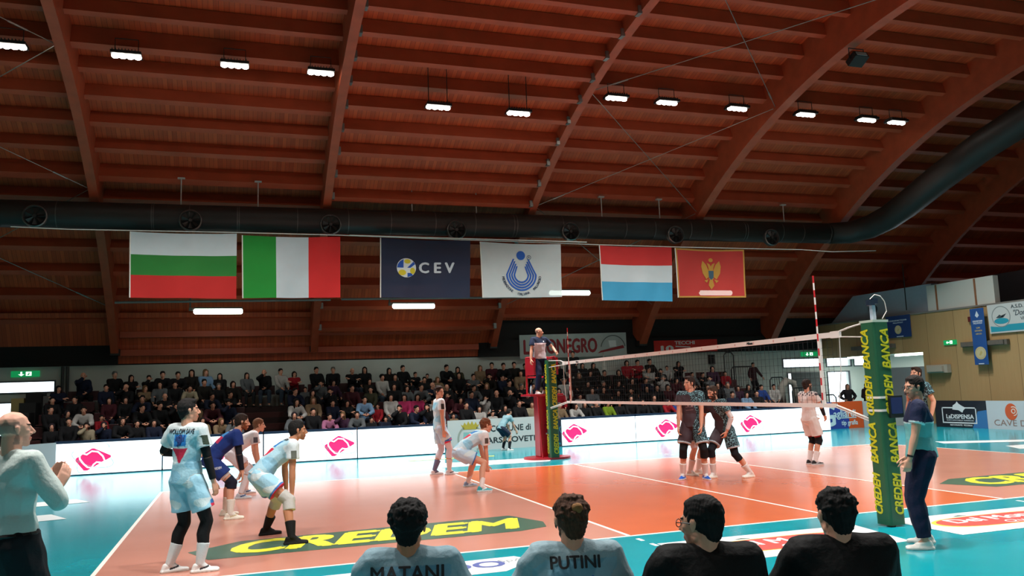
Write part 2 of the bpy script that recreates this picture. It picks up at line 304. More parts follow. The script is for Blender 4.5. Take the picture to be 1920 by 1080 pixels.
for x in (-13.9,-12.3,-9.9,-9.85,-8.9,-7.6,-7.55,-5.9,-4.4,-3.1,-1.7,-.4,.9,1.0,2.6,3.5,4.9,6.0,7.4,8.2,9.6,9.7,11.2,12.1,13.3): b=MB(); b.tube([(x-.012,0,dz(x)-7),(x+.012,0,dz(x)-7)],.392,28,False); b.build('seam_ring',seam,e,True)
for px,py in ((65,405),(357,413),(620,421),(856,431),(1070,434),(1267,440),(1447,445)):
    c=at(px,py,y=DY-.40)-V((0,DY,7)); b=MB(); R=.31
    for k in range(28):
        t0,t1=2*math.pi*k/28,2*math.pi*(k+1)/28
        for ra,ya,rb,yb in ((R,.12,R,-.03),(R,-.03,R-.03,-.05),(R-.03,-.05,R-.06,.1)):
            b.add([c+V((ra*math.cos(t),ya,ra*math.sin(t))) for t in (t0,t1)]+[c+V((rb*math.cos(t),yb,rb*math.sin(t))) for t in (t1,t0)],[(0,1,2,3)])
    o=b.build('diffuser',mat('diffuser_ring','#6b6663',.35,.7),e,True); b=MB()
    for k in range(7):
        t=2*math.pi*k/7; b.add([c+V((.05*math.cos(t),.0,.05*math.sin(t))),c+V((.24*math.cos(t),-.03,.24*math.sin(t))),c+V((.24*math.cos(t+.5),.06,.24*math.sin(t+.5))),c+V((.05*math.cos(t+.9),.05,.05*math.sin(t+.9)))],[(0,1,2,3)])
    b.tube([c+V((0,.04,0)),c+V((0,-.05,0))],.05,12); b.build('blade',mat('duct_blade','#3a3634',.4,.4),o); b=MB(); b.tube([c+V((0,.05,0)),c+V((0,.1,0))],.27,24); b.build('throat',mat('duct_throat','#0b0a0a',.9),o)
for x in (-9.15,-7.02,-2.38,-.27,4.17,6.38,11.52): b=MB(); zt=arc(RI+.45,y=DY)[1]-7; b.tube([(x,0,dz(x)-6.64),(x,0,zt)],.018,6); b.box((x-.1,-.06,zt-.04),(x+.1,.06,zt)); b.build('hanger_rod',mat('pale_hanger','#a79c95',.5),e)
# ---------- flags on a cord ----------
FY=15.05; cordm=mat('white_cord','#c9c2b8',.7)
def flag_mat(name,col):
    m=mat(name,col,.8,noise=.06,scale=3); nt=m.node_tree
    if 'tr' not in nt.nodes:
        t=nt.nodes.new('ShaderNodeBsdfTransparent'); t.name='tr'; d=nt.nodes.new('ShaderNodeBsdfTranslucent'); d.inputs[0].default_value=nt.nodes['Principled BSDF'].inputs['Base Color'].default_value; a=nt.nodes.new('ShaderNodeMixShader'); a.inputs[0].default_value=.25
        x=nt.nodes.new('ShaderNodeMixShader'); x.inputs[0].default_value=.08; out=nt.nodes['Material Output']
        nt.links.new(nt.nodes['Principled BSDF'].outputs[0],a.inputs[1]); nt.links.new(d.outputs[0],a.inputs[2]); nt.links.new(a.outputs[0],x.inputs[1]); nt.links.new(t.outputs[0],x.inputs[2]); nt.links.new(x.outputs[0],out.inputs[0])
    return m
def flag(px,bands,vert,label,border=None,name='flag'):
    """px: the four corners (top left, top right, bottom right, bottom left)"""
    P=[at(*q,y=FY) for q in px]; nx,nz=48,32
    seed=px[0][0]
    def pos(u,v,off=0):
        a=P[0].lerp(P[1],u); b=P[3].lerp(P[2],u); p=a.lerp(b,v); p.z-= (.035*math.sin(math.pi*u)*(1-v)) 
        fold=.035*math.sin(u*9+seed)+.02*math.sin(u*17+v*3+seed)+.025*math.sin(u*6-v*5)*(1-v); p.y+=fold*(.3+.7*v)-off; return p
    vs=[pos(i/nx,j/nz) for j in range(nz+1) for i in range(nx+1)]; me=bpy.data.meshes.new(name); fs=[];mi=[]; mats=[flag_mat('flag_cloth_'+c[1:],c) for c in bands]
    if border: mats.append(flag_mat('flag_border',border))
    for j in range(nz):
        for i in range(nx):
            k=j*(nx+1)+i; fs.append((k,k+nx+1,k+nx+2,k+1)); t=(i+.5)/nx if vert else (j+.5)/nz; q=min(int(t*len(bands)),len(bands)-1)
            if border and (i<1 or i>=nx-1 or j<1 or j>=nz-1): q=len(bands)
            mi.append(q)
    me.from_pydata(vs,[],fs); 
    for m in mats: me.materials.append(m)
    me.polygons.foreach_set('material_index',mi); o=link(name,me,None,None,True); tag(o,label,'flag')
    b=MB(); b.tube([pos(0,j/12,.0)+V((-.01,0,0)) for j in range(13)],.018,6); b.build('hem_cord',cordm,o)
    W=(P[1]-P[0]).length; H=(P[3]-P[0]).length
    def put(me2,name2,m,off=.012,sub=True):
        """lay a flat drawing (metres from the flag's centre) on the waving cloth"""
        bm=bmesh.new(); bm.from_mesh(me2); 
        bmesh.ops.triangulate(bm,faces=bm.faces[:])
        for _ in range(2):
            L=[e2 for e2 in bm.edges if e2.calc_length()>.12]
            if L: bmesh.ops.subdivide_edges(bm,edges=L,cuts=1); bmesh.ops.triangulate(bm,faces=bm.faces[:])
        for v in bm.verts: v.co=pos(.5+v.co.x/W,.5-v.co.y/H,off+max(v.co.z,0)*4)
        bm.to_mesh(me2); bm.free(); return link(name2,me2,m,o)
    return o,put,W,H
def flat(polys):
    me=bpy.data.meshes.new('d'); vs=[];fs=[]
    for p in polys: fs.append(tuple(range(len(vs),len(vs)+len(p)))); vs+=[(x,y,0) for x,y in p]
    me.from_pydata(vs,[],fs); return me
flag(((245,434),(444,438),(443,560),(244,558)),['#c9d2d4','#1f7a2c','#c41f1c'],False,'white, green and red horizontally striped flag, leftmost under the duct')
flag(((455,441),(638,444),(638,558),(456,559)),['#0f8a2b','#c4cccf','#d1201f'],True,'green, white and red vertically striped flag beside the leftmost one')
o,put,w,h=flag(((714,446),(882,451),(881,559),(714,558)),['#16253f'],True,'dark navy flag with a ball emblem and white letters')
cx,cy,r=-.62,.02,.30; emb=[ellipse(cx,cy,r,r,36)]
put(flat(emb),'emblem',flag_mat('emblem_white','#dfe3e0'),.012)
put(flat([[(cx-.29,cy),(cx-.09,cy),(cx-.09,cy+.27),(cx-.2,cy+.2),(cx-.27,cy+.1)],[(cx+.02,cy),(cx+.12,cy),(cx+.27,cy+.12),(cx+.22,cy+.2)],[(cx+.03,cy-.29),(cx+.2,cy-.24),(cx+.16,cy-.16),(cx+.03,cy-.16)]]),'emblem',flag_mat('emblem_blue','#1c4fa8'),.016)
put(flat([ellipse(cx-.13,cy-.15,.12,.09,16),ellipse(cx+.19,cy-.09,.08,.1,16),ellipse(cx+.03,cy+.2,.1,.07,16)]),'emblem',flag_mat('emblem_yellow','#d8c22a'),.018)
m_=text_mesh('C E V',.46,width=1.12,bold=.04,ext=0); m_.transform(Matrix.Translation((.32,.02,0))); put(m_,'lettering',flag_mat('flag_letter_white','#ccd2d6'))
o,put,w,h=flag(((901,453),(1051,458),(1053,557),(906,558)),['#c5cccb'],True,'white flag with a round blue figure emblem')
bl=flag_mat('flag_print_blue','#1b56ad'); U=[ellipse(-.03,.50,.15,.15,24)]
for k in range(4):
    r1=.22+.085*k; r2=r1+.055; U+=[arcband(-.03,-.14,r1,r2,180-8*k*0,360,20,1.0)]
    for s in (-1,1): U+=[[(-.03+s*r1,-.14),(-.03+s*r2,-.14),(-.03+s*(r2-.10-.05*k),.14+.08*k),(-.03+s*(r1-.10-.05*k),.14+.08*k)]]
put(flat(U),'emblem',bl); put(flat([arcband(.25,.44,.06,.075,0,360,20)]),'emblem',flag_mat('flag_print_dark','#1d3354'))
s='FEDERAZIONE   ITALIANA   PALLAVOLO'; n=len(s)
bmL=bmesh.new()
for i,ch in enumerate(s):
    if ch==' ': continue
    a=math.radians(188+164*i/(n-1)); m1=text_mesh(ch,.115,ext=0,bold=.01); R=.64
    m1.transform(Matrix.Translation((-.03+R*math.cos(a),-.14+R*math.sin(a),0))@Matrix.Rotation(a+math.pi/2,4,'Z')); bmL.from_mesh(m1)
m1=text_mesh('R',.09,ext=0,bold=.02); m1.transform(Matrix.Translation((.25,.44,0))); bmL.from_mesh(m1)
me=bpy.data.meshes.new('t'); bmL.to_mesh(me); put(me,'lettering',flag_mat('flag_print_dark','#1d3354'))
flag(((1124,460),(1259,463),(1262,565),(1130,563)),['#c92b2a','#c9d0d2','#3f9dc4'],False,'red, white and light blue horizontally striped flag')
o,put,w,h=flag(((1266,465),(1395,468),(1398,558),(1272,558)),['#b5302a'],True,'red flag with a golden border and double-headed eagle, rightmost',border='#b8863a')
g=flag_mat('flag_gold','#bb8a34')
wing=lambda s:[(s*.1,.1),(s*.2,.32),(s*.34,.45),(s*.4,.25),(s*.36,.0),(s*.22,-.2),(s*.1,-.12)]
put(flat([wing(1),wing(-1)[::-1],[(-.1,.2),(-.17,.38),(-.06,.34),(0,.26),(.06,.34),(.17,.38),(.1,.2),(.1,-.2),(-.1,-.2)],ellipse(0,.48,.09,.07,12),[(-.12,-.42),(0,-.56),(.12,-.42),(.06,-.2),(-.06,-.2)],[(-.3,-.25),(-.12,-.2),(-.2,-.33)],[(.3,-.25),(.12,-.2),(.2,-.33)][::-1]]),'emblem',g)
put(flat([[(-.11,.1),(.11,.1),(.1,-.14),(0,-.22),(-.1,-.14)]]),'emblem',flag_mat('shield_blue','#3d5a6b'),.016)
b=MB(); pl=[at(*q,y=FY) for q in ((20,425),(130,430),(243,432),(444,436),(640,441),(713,444),(880,450),(1052,456),(1124,459),(1266,463),(1397,466),(1500,468),(1560,472),(1642,470))]; b.tube(pl,.014,6); b.tube([at(655,441,y=FY-.05),at(1100,454,y=FY-.05)],.018,6)
tag(b.build('hanging_line',cordm),'thin white cord under the duct that carries the flags','cord')
# ---------- tube lights under the roof, behind the flags ----------
tube_e=mat('lit_tube_cover','#eefff2',.4,emit=6)
for (x0,x1,yy),lb in zip(((363,455,584),(736,815,574),(1030,1106,549),(1312,1372,549)),('below the white, green and red striped flag','below the navy flag','partly behind the white emblem flag','shining through the red eagle flag')):
    y=FY+.6 if x0==1312 else 18.3
    p=at(x0,yy,y=y); q=at(x1,yy,y=y); e=empty('tube_light',((p.x+q.x)/2,y,p.z),'long white lit tube lamp '+lb,'tube lamp','tube lamps under the roof'); L=(q.x-p.x)/2
    b=MB(); b.tube([(-L,0,0),(-L+.04,0,0),(L-.04,0,0),(L,0,0)],[.05,.09,.09,.05],12); b.build('diffuser',tube_e,e,True); b=MB(); b.box((-L,-.06,.08),(L,.06,.13)); b.tube([(-L-.1,0,.1),(-L-.1,0,.5)],.03,6); b.box((-L-.14,-.05,.02),(-L-.02,.05,.12)); b.build('housing',mat('lamp_tray','#5a5148',.6),e)
    area((p.x+q.x)/2,y,p.z-.12,14,L*2,.12,(0,0,0),(.95,1,.9))
b=MB(); b.tube([at(215,567,y=18.3),at(620,562,y=18.3)],.04,8); b.tube([at(640,561,y=18.3),at(1015,557,y=18.3)],.04,8); tag(b.build('lamp_rail',mat('grey_rail','#77706a',.6)),'long thin grey rail above the tube lamps','rail')
# ---------- banners ----------
def panel(name,label,cat,o,right,up,w,h,m,t=.01,**k):
    """a board or sheet: o is its lower left corner; returns (object, M) with M placing drawings on its face"""
    M=frame(o,right,up); b=MB(); b.prism([(0,0),(w,0),(w,h),(0,h)],-t,M); ob=b.build(name,m); tag(ob,label,cat,**k); return ob,M@Matrix.Translation((0,0,.002))
X,Y_,Z=(1,0,0),(0,1,0),(0,0,1)
ob,M=panel('cloth_banner','grey-white cloth banner with large dark red letters hung above the spectators','banner',(2.85,20.975,2.95),(1,0,.012),Z,4.6,.93,mat('banner_cloth','#aab4b0',.8,noise=.12,scale=3))
T=Matrix.Translation; maroon=mat('maroon_print','#8a2a2f',.8)
text('LAGONEGRO',.78,M@T((1.72,.42,0)),maroon,ob,width=3.15,bold=.045)
drawing('emblem',[arcband(4.0,.28,.52,.56,10,170,20,1)],M,mat('grey_print','#59625e',.8),ob); drawing('emblem',[[(3.45,.22),(4.45,.42),(4.5,.3),(3.3,.12)]],M,maroon,ob); drawing('emblem',[[(3.85,.35),(4.15,.37),(4.13,.62),(3.8,.62)]],M,mat('white_print','#d8dedb',.8),ob)
ob,M=panel('cloth_banner','red cloth banner with white letters behind the net above the right end of the stand','banner',(8.7,20.975,3.07),(1,0,.01),Z,3.0,.5,mat('red_banner_cloth','#cc2c24',.8,noise=.2,scale=3))
wp=mat('white_print','#d8dedb',.8); text('TECCHI',.2,M@T((1.45,.38,0)),wp,ob,width=.95,bold=.03); text('10',.36,M@T((.55,.14,0)),wp,ob,width=.6,bold=.05)
drawing('emblem',[[(1.0,.27),(1.7,.22),(1.7,.18),(1.0,.22)]],M,wp,ob); drawing('emblem',[ellipse(2.45,.1,.28,.06,16)],M,wp,ob)
# vertical blue banners, sign on the plywood wall (drawing right = -Y)
L=(0,-1,0); blue=mat('royal_blue_banner','#1c4f92',.7,noise=.1,scale=2); gold=mat('gold_print','#b7a66a',.7); lp=mat('light_print','#c9d6e0',.7)
def medal(ob,M,cx,cy,r): drawing('medal',[ellipse(cx,cy,r,r,28)],M,mat('medal_cream','#c4bb93',.6),ob); drawing('medal_ring',[arcband(cx,cy,r*.78,r*.84,0,360,28)],M@T((0,0,.003)),gold,ob); drawing('medal_figure',[[(cx-.3*r,cy-.3*r),(cx+.1*r,cy+.4*r),(cx+.35*r,cy+.1*r),(cx,cy-.4*r)]],M@T((0,0,.003)),gold,ob)
ob,M=panel('hanging_banner','tall narrow blue hanging banner with a cream medal on the plywood wall','banner',(16.77,12.82,2.08),L,Z,.56,1.95,blue)
medal(ob,M,.28,.4,.22); drawing('drop_emblem',[[(.28,1.86),(.36,1.7),(.28,1.62),(.2,1.7)]],M,lp,ob); drawing('pale_strip',[[(.16,.02),(.38,.02),(.38,.05),(.16,.05)]],M,lp,ob)
for i,(s,z,c,w) in enumerate((('FEDERAZIONE ITALIANA',1.5,lp,.4),('PALLAVOLO',1.43,lp,.36),('UN',1.27,gold,.14),('GRANDE',1.17,gold,.3),('GIOCO',1.06,gold,.24))): text(s,.08,M@T((.28,z,0)),c,ob,width=w,bold=.02)
ob,M=panel('hanging_banner','dark blue hanging banner with a cream medal behind the near net post','banner',(16.93,16.95,3.28),L,Z,1.25,.85,mat('navy_banner','#183a70',.7,noise=.15,scale=2)); medal(ob,M,.6,.3,.17); text('FEDERAZIONE ITALIANA',.08,M@T((.62,.66,0)),lp,ob,width=.9,bold=.01); text('PALLAVOLO',.07,M@T((.62,.57,0)),lp,ob,width=.5,bold=.01); drawing('pale_strip',[[(.5,.02),(.85,.02),(.85,.05),(.5,.05)]],M,lp,ob)
ob,M=panel('club_banner','white club banner with a turquoise stripe beside the narrow blue one','banner',(16.93,12.22,3.12),L,(0,.03,1),3.0,.98,mat('white_vinyl','#c3c9c8',.6)); tq=mat('turquoise_print','#2597ad',.6)
drawing('stripe',[[(.05,.05),(2.95,.05),(2.95,.27),(.75,.27),(.6,.2),(.4,.2),(.05,.25)]],M,tq,ob); drawing('roundel',[arcband(.5,.55,.33,.36,0,360,32)],M,mat('grey_print2','#8a9494',.6),ob); drawing('roundel',[ellipse(.5,.4,.28,.1,20)],M,tq,ob); drawing('swimmer',[[(.3,.52),(.45,.62),(.6,.52),(.72,.64),(.6,.58),(.45,.5)]],M,mat('dark_print','#3c4a52',.6),ob)
dk=mat('dark_print','#3c4a52',.6); text('A.S.D.',.17,M@T((1.15,.84,0)),dk,ob,width=.46,bold=.02); text('"Don M',.26,M@T((1.3,.62,0)),dk,ob,shear=.3,width=.7,bold=.01); text('VILLA',.15,M@T((1.42,.42,0)),dk,ob,width=.4)
b=MB(); b.box((16.85,11.55,2.72),(16.98,13.42,2.9)); b.box((16.80,11.65,2.74),(16.85,13.32,2.88)); tag(b.build('unlit_wall_lamp',mat('grey_wall_lamp','#6c675f',.4,noise=.2)),'long unlit grey lamp on the plywood wall behind the narrow blue banner','wall lamp')
b=MB(); b.box((16.8,16.6,2.9),(16.98,18.9,3.06)); tag(b.build('unlit_wall_lamp',mat('grey_wall_lamp','#6c675f',.4,noise=.2)),'unlit grey lamp on the plywood wall above the open passage','wall lamp')
b=MB(); b.box((16.9,12.86,3.6),(16.98,13.05,3.78)); tag(b.build('wall_sign',mat('dark_red_sign','#5c1a1a',.6)),'small dark red sign at the edge of the narrow blue banner','sign')
b=MB(); b.box((16.8,14.05,1.85),(16.98,15.0,2.15)); b.box((16.7,14.2,1.9),(16.8,14.9,2.1)); tag(b.build('wall_unit',mat('pale_grey_unit','#a7a294',.6)),'pale grey box with a dark slot fixed low on the plywood wall','wall box')
# round speaker on the gallery wall
b=MB(); b.tube([(17.3,17.9,4.55),(17.12,17.9,4.55)],.16,16); tag(b.build('wall_speaker',mat('grey_speaker','#5b6068',.5),None,True),'small round grey speaker on the blue-grey gallery wall','speaker')
b=MB(); b.tube([(17.0,15.9,6.1),(17.0,15.9,5.2),(16.95,15.85,4.3)],.02,6); tag(b.build('hanging_cable',mat('black_cable','#111111',.6)),'black cable hanging in front of the gallery wall','cable')
# emergency exit signs
gm=mat('exit_green_lit','#119452',.5,emit=.7); gw=mat('exit_white_lit','#e9fff2',.5,emit=1.6)
def exit_sign(o,right,w,h,label,flip=0):
    ob,M=panel('exit_sign',label,'exit sign',o,right,Z,w,h,gm,.05); k=h
    fig=[[(w*.52,h*.2),(w*.52,h*.85),(w*.72,h*.85),(w*.72,h*.2)]]; ar=[[(w*.36,h*.15),(w*.25,h*.45),(w*.33,h*.45),(w*.33,h*.85),(w*.39,h*.85),(w*.39,h*.45),(w*.47,h*.45)]] if not flip else [[(w*.22,h*.5),(w*.32,h*.8),(w*.32,h*.6),(w*.46,h*.6),(w*.46,h*.4),(w*.32,h*.4),(w*.32,h*.2)]]
    drawing('pictogram',fig+ar,M,gw,ob); drawing('running_figure',[ellipse(w*.63,h*.72,h*.07,h*.07,10),[(w*.56,h*.3),(w*.62,h*.62),(w*.67,h*.6),(w*.62,h*.28)]],M@T((0,0,.003)),gm,ob)
exit_sign((-14.55,21.15,2.74),X,.82,.2,'green lit exit sign above the bright window left of the stand'); exit_sign((16.05,21.15,2.78),X,.85,.2,'green lit exit sign above the glass doors behind the net'); exit_sign((16.95,14.25,2.85),L,.55,.17,'green lit exit sign on the plywood wall',1)
# passage lamps
for x,y,w in ((17.9,19.2,2.2),(18.6,17.2,2.2)):
    b=MB(); b.box((x-.12,y-w/2,2.6),(x+.12,y+w/2,2.68)); tag(b.build('tube_light',tube_e),'white lit tube lamp on the ceiling of the open passage, '+('farther one' if y>18 else 'nearer one'),'tube lamp'); area(x,y,2.55,60,.3,w)
# ---------- boards round the court ----------
led=mat('lit_screen_white','#eefaff',.4,emit=1.5); pink=mat('lit_screen_pink','#ee2264',.4,emit=1.0); ltq=mat('lit_screen_teal','#2f8f95',.4,emit=.55); faint=mat('lit_screen_grey','#d5cfd8',.4,emit=1.0); nav=mat('navy_board_case','#10243f',.5)
LX=[(-11.98,-9.45,-11.09,'leftmost, its pink tooth emblem clear of the players'),(-9.42,-6.9,-7.9,'behind the dark blue player'),(-6.87,-4.35,-4.85,'behind the bent player with grey knee pads'),(-4.32,-1.8,None,'left of the crest board, behind the tall standing player'),(1.9,4.4,2.3,'just right of the red referee stand'),(4.43,6.9,5.5,'behind the two players at the net'),(6.93,9.4,8.66,'left of the player in white'),(9.43,11.85,None,'rightmost, behind the player in white')]
for x0,x1,lx,lb in LX:
    e=empty('advertising_screen',((x0+x1)/2,14.5,0),'bright white lit advertising screen, '+lb,'advertising screen','lit screens along the far side')
    xo=(x0+x1)/2; b=MB(); b.box((x0-xo,.0,0),(x1-xo,.12,.88)); b.box((x0-xo,-.03,.815),(x1-xo,0,.88)); b.box((x0-xo,.12,.0),(x0-xo+.05,.5,.05)); b.box((x1-xo-.05,.12,.0),(x1-xo,.5,.05)); b.build('case',nav,e)
    b=MB(); b.box((x0-xo+.002,-.03,.03),(x1-xo-.002,0,.815)); sc=b.build('screen',led,e)
    if lx is not None:
        M=frame((lx-xo,-.032,.41),X,Z)@Matrix.Diagonal((1.18,1.18,1,1))
        drawing('emblem',[[(-.33,.02),(-.02,.22),(.02,.22),(.36,.05),(.36,.01),(-.1,-.25),(-.17,-.25),(-.34,-.03)]],M,pink,sc)
        b=MB(); tooth=[(-.25,.0),(-.26,.07),(-.2,.12),(-.12,.09),(-.02,.16),(.1,.14),(.2,.04),(.24,-.06),(.18,-.1),(.08,-.08),(.02,-.13),(-.02,-.2),(-.1,-.18),(-.18,-.1)]
        P=[V((x,0,z)) for x,z in tooth]; P.append(P[0]); b.tube([M@V((p.x,p.z,.004)) for p in P],.021,6); b.build('tooth_outline',led,sc)
        b=MB(); b.tube([M@V((.42*math.cos(t)*.97-.18*math.sin(t)*.25,.18*math.sin(t)+.42*math.cos(t)*-.22,.004)) for t in [math.radians(a) for a in range(150,385,9)]],.006,5)
        b.tube([M@V((.16*math.sin(t)-.1+.34*math.cos(t)*.35,.36*math.cos(t)*.82,.004)) for t in [math.radians(a) for a in list(range(150,290,9))]],.006,5); b.tube([M@V((.26+.06*math.cos(t),.24+.06*math.sin(t),.004)) for t in [math.radians(a) for a in range(-20,100,12)]],.006,5); b.build('orbit_line',ltq,sc)
        if lx+1.6<x1: drawing('faint_print',[[(.55,.12),(1.1,.12),(1.1,.14),(.55,.14)],[(.6,.05),(1.3,.05),(1.3,.065),(.6,.065)],[(.8,-.02),(1.1,-.02),(1.1,-.005),(.8,-.005)]],M,faint,sc)
def board(o,right,w,h,col,label):
    ob,M=panel('advertising_board',label,'advertising board',o,right,Z,w,h,mat('board_print_'+col[1:],col,.35),.04); b=MB(); R=V(right)
    for k in (.1,.9):
        p=V(o)+R*w*k; n=R.cross(V((0,0,1))); b.tube([p-n*.03+V((0,0,h*.8)),p-n*.4+V((0,0,.02))],.015,6)
    b.build('prop',nav,ob); return ob,M
ob,M=board((-1.6,14.9,0),(1,.08,0),3.55,.93,'#b9c1c0','white advertising board with a golden crown crest behind the crouching player'); bk=mat('black_print','#1e262a',.5)
text('COMUNE di',.26,M@T((2.05,.62,0)),bk,ob,width=1.35,bold=.02); text('MARSICOVETERE',.24,M@T((2.15,.27,0)),bk,ob,width=2.25,bold=.02)
cg=mat('crest_gold','#a89a35',.5); crown=[(.36,.72)]; 
for k in range(9): a=math.radians(150-15*k); crown+=[(.72+.24*math.cos(a),.68+.1*math.sin(a)),(.72+.42*math.cos(a-.12),.6+.28*math.sin(a-.12))]
crown+=[(.95,.64),(.9,.6),(.54,.6)]; drawing('crown',[[(.42,.8),(.5,.64),(.94,.64),(1.02,.8),(.95,.76),(.9,.86),(.84,.77),(.78,.89),(.72,.78),(.66,.89),(.6,.77),(.54,.86),(.49,.76)]],M,cg,ob)
drawing('crest_shield',[[(.5,.56),(.94,.56),(.96,.3),(.72,.1),(.48,.3)]],M,mat('crest_teal','#7fb0ae',.5),ob); drawing('crest_branch',[arcband(.72,.36,.36,.42,120,240,12),arcband(.72,.36,.36,.42,-60,60,12)],M,mat('crest_grey','#8f9a90',.5),ob)
ob,M=board((-13.6,12.9,0),(1,.9,0),2.25,.86,'#9fa8ac','plain pale grey board left of the lit screens behind the clapping man'); text('S.',.2,M@T((1.7,.42,0)),bk,ob,bold=.03)
ob,M=board((11.88,15.1,0),(1,-.02,0),1.9,.95,'#2a3f94','blue and orange printed board right of the player in white'); orp=mat('orange_print','#c8511f',.4); drawing('orange_field',[[(1.25,0.0),(1.9,0),(1.9,.95),(.55,.95),(1.15,.6),(1.3,.3)]],M,orp,ob); M=M@T((0,0,.003)); lb_=mat('pale_blue_print','#b9d9e2',.4)
text('G',1.05,M@T((.42,.44,0)),lb_,ob,width=.6,bold=.03); text('agliardi',.36,M@T((1.12,.52,0)),lb_,ob,width=.95,bold=.02); drawing('underline',[[(.95,.36),(1.6,.36),(1.6,.39),(.95,.39)]],M,lb_,ob); text('tip grafia',.24,M@T((1.3,.2,0)),lb_,ob,width=.7,bold=.02)
ob,M=board((13.8,15.05,0),(1,-.02,0),1.75,.93,'#aab3b6','pale grey board partly hidden by the near net post'); text('Studio',.26,M@T((.5,.3,0)),bk,ob,width=.75,bold=.02)
ob,M=board((15.5,13.5,0),L,2.1,.9,'#10151f','black board with a white framed restaurant name and a folded shape'); wh=mat('white_board_print','#cfd6da',.5); drawing('blue_field',[[(1.5,0),(2.1,0),(2.1,.6),(1.75,.55),(1.65,.3)]],M,mat('board_blue','#2f6ba3',.4),ob); M=M@T((0,0,.003))
drawing('name_frame',[[(.3,.18),(.3,.68),(.34,.68),(.34,.18)],[(1.66,.18),(1.66,.68),(1.7,.68),(1.7,.18)],[(.3,.14),(1.7,.14),(1.7,.18),(.3,.18)],[(.3,.64),(1.7,.64),(1.7,.68),(.3,.68)]],M,wh,ob); drawing('folded_shape',[[(.75,.6),(.78,.74),(.9,.8),(.96,.97*.9),(1.02,.8),(1.12,.74),(1.3,.66),(1.2,.58),(1.15,.5),(1.0,.58)]],M@T((0,0,.002)),wh,ob)
text('LaDISPENSA',.2,M@T((1.02,.36,0)),wh,ob,width=1.12,bold=.03); text('GUSTI CAPACI DELLA TRADIZIONE',.06,M@T((1.02,.24,0)),wh,ob,width=1.1); text('RISTORANTE  PIZZERIA',.07,M@T((1.05,.08,0)),wh,ob,width=.9,bold=.02)
ob,M=board((15.5,11.4,0),L,3.2,.9,'#b7c0c6','white board with an orange sun emblem right of the black one'); drawing('sun_emblem',[ellipse(.9,.56,.22,.26,28)],M,orp,ob); drawing('sun_face',[arcband(.98,.58,.05,.08,0,360,20),arcband(.98,.58,.12,.15,-90,120,20)],M@T((0,0,.003)),mat('board_print_b7c0c6','#d8ccc4',.5),ob); text('CAVE DEL SOLE',.27,M@T((1.42,.2,0)),mat('grey_orange_print','#8b6f66',.5),ob,width=2.35)
# ---------- floor vinyls ----------
FM=lambda x,y,z=.003:Matrix.Translation((x,y,z)); grn=mat('dark_green_vinyl','#41604e',.3); yel=mat('yellow_vinyl','#e8e03a',.35)
def sticker(label,poly,m): 
    b=MB(); b.prism(poly,.0015,FM(0,0,.0022)); return tag(b.build('floor_sticker',m),label,'floor sticker')
for x0,x1,lb in ((-8.1,-3.55,'dark green floor sticker with yellow capitals under the bent players, left court half'),(3.6,8.2,'dark green floor sticker with yellow capitals in the right court half')):
    o=sticker(lb,[(x0,1.6),(x0+.25,1.0),(x1-.5,1.0),(x1-.1,1.15),(x1,1.55),(x1-.25,2.3),(x0+.6,2.1)] if x0<0 else [(x0,1.75),(x0+.4,1.0),(x1-.3,1.0),(x1,1.5),(x1-.3,2.25),(x0+.6,2.15)],grn); text('CREDEM',1.15,FM((x0+x1)/2+ -.02,1.58,.0045),yel,o,width=3.85,bold=.05,shear=.35,ext=.0005)
def delmonte(x0,lb):
    o=sticker(lb,[(x0,-.6),(x0+2.7,-.68),(x0+2.5,-1.8),(x0,-1.8)],sticker_white); cx=x0+1.3; oval=lambda s:[(cx+s*1.0*math.cos(t),-1.2+s*(.36+.06*math.cos(2*t))*math.sin(t)) for t in [2*math.pi*k/40 for k in range(40)]]
    drawing('yellow_edge',[oval(1.07)],FM(0,0,.0038),mat('yellow_vinyl2','#d9cf4c',.35),o,.0004); drawing('red_oval',[oval(1)],FM(0,0,.0045),mat('red_vinyl','#c8524c',.35),o,.0004); text('Del Monte',.36,FM(cx,-1.12,.0052),sticker_white,o,width=1.55,bold=.03,ext=.0004); text('Quality',.2,FM(cx+.15,-1.38,.0052),sticker_white,o,width=.7,shear=.3,ext=.0004); drawing('leaf',[[(cx-.45,-.84),(cx-.3,-.78),(cx-.2,-.84)]],FM(0,0,.0048),grn,o,.0004)
delmonte(-2.95,'white floor sticker with a red and yellow oval in front of the seated men'); delmonte(.3,'white floor sticker with a red and yellow oval right of the near net post')
o=sticker('white floor sticker with blue rounded letters between the two seated players',[(-7.4,-.5),(-4.65,-.48),(-4.5,-.76),(-4.95,-1.15),(-7.4,-1.15)],sticker_white); text('EDO',.42,FM(-5.3,-.78,.0045),mat('blue_vinyl','#5a66a0',.35),o,width=.9,bold=.03,ext=.0004); text('SpA',.18,FM(-4.75,-.68,.0045),mat('grey_vinyl','#8a9296',.35),o,ext=.0004)
sticker('long white floor strip behind the right end line',[(10.05,7.9),(10.4,8.55),(13.5,6.9),(13.5,6.2)],sticker_white); sticker('short white floor sticker behind the right end line nearer the camera',[(9.96,5.6),(10.44,6.4),(13,6.4),(13,4.9)],sticker_white)
sticker('white floor strip left of the court, farther one',[(-11.9,7.6),(-10.15,8.02),(-10.5,8.7),(-11.9,8.4)],sticker_white); sticker('white floor sticker left of the court, nearer one',[(-11.9,5.4),(-10.14,5.76),(-10.5,6.5),(-11.9,6.3)],sticker_white)
o=sticker('white strip with yellow edge on the floor in front of the crest board',[(-2.9,10.2),(-.2,10.1),(.4,11.3),(-2.7,11.4)],sticker_white)
sticker('narrow yellow floor strip before the crest board',[(-3.2,12.6),(-.9,12.5),(-.8,12.8),(-3.2,12.9)],mat('pale_yellow_vinyl','#a9b86a',.35))
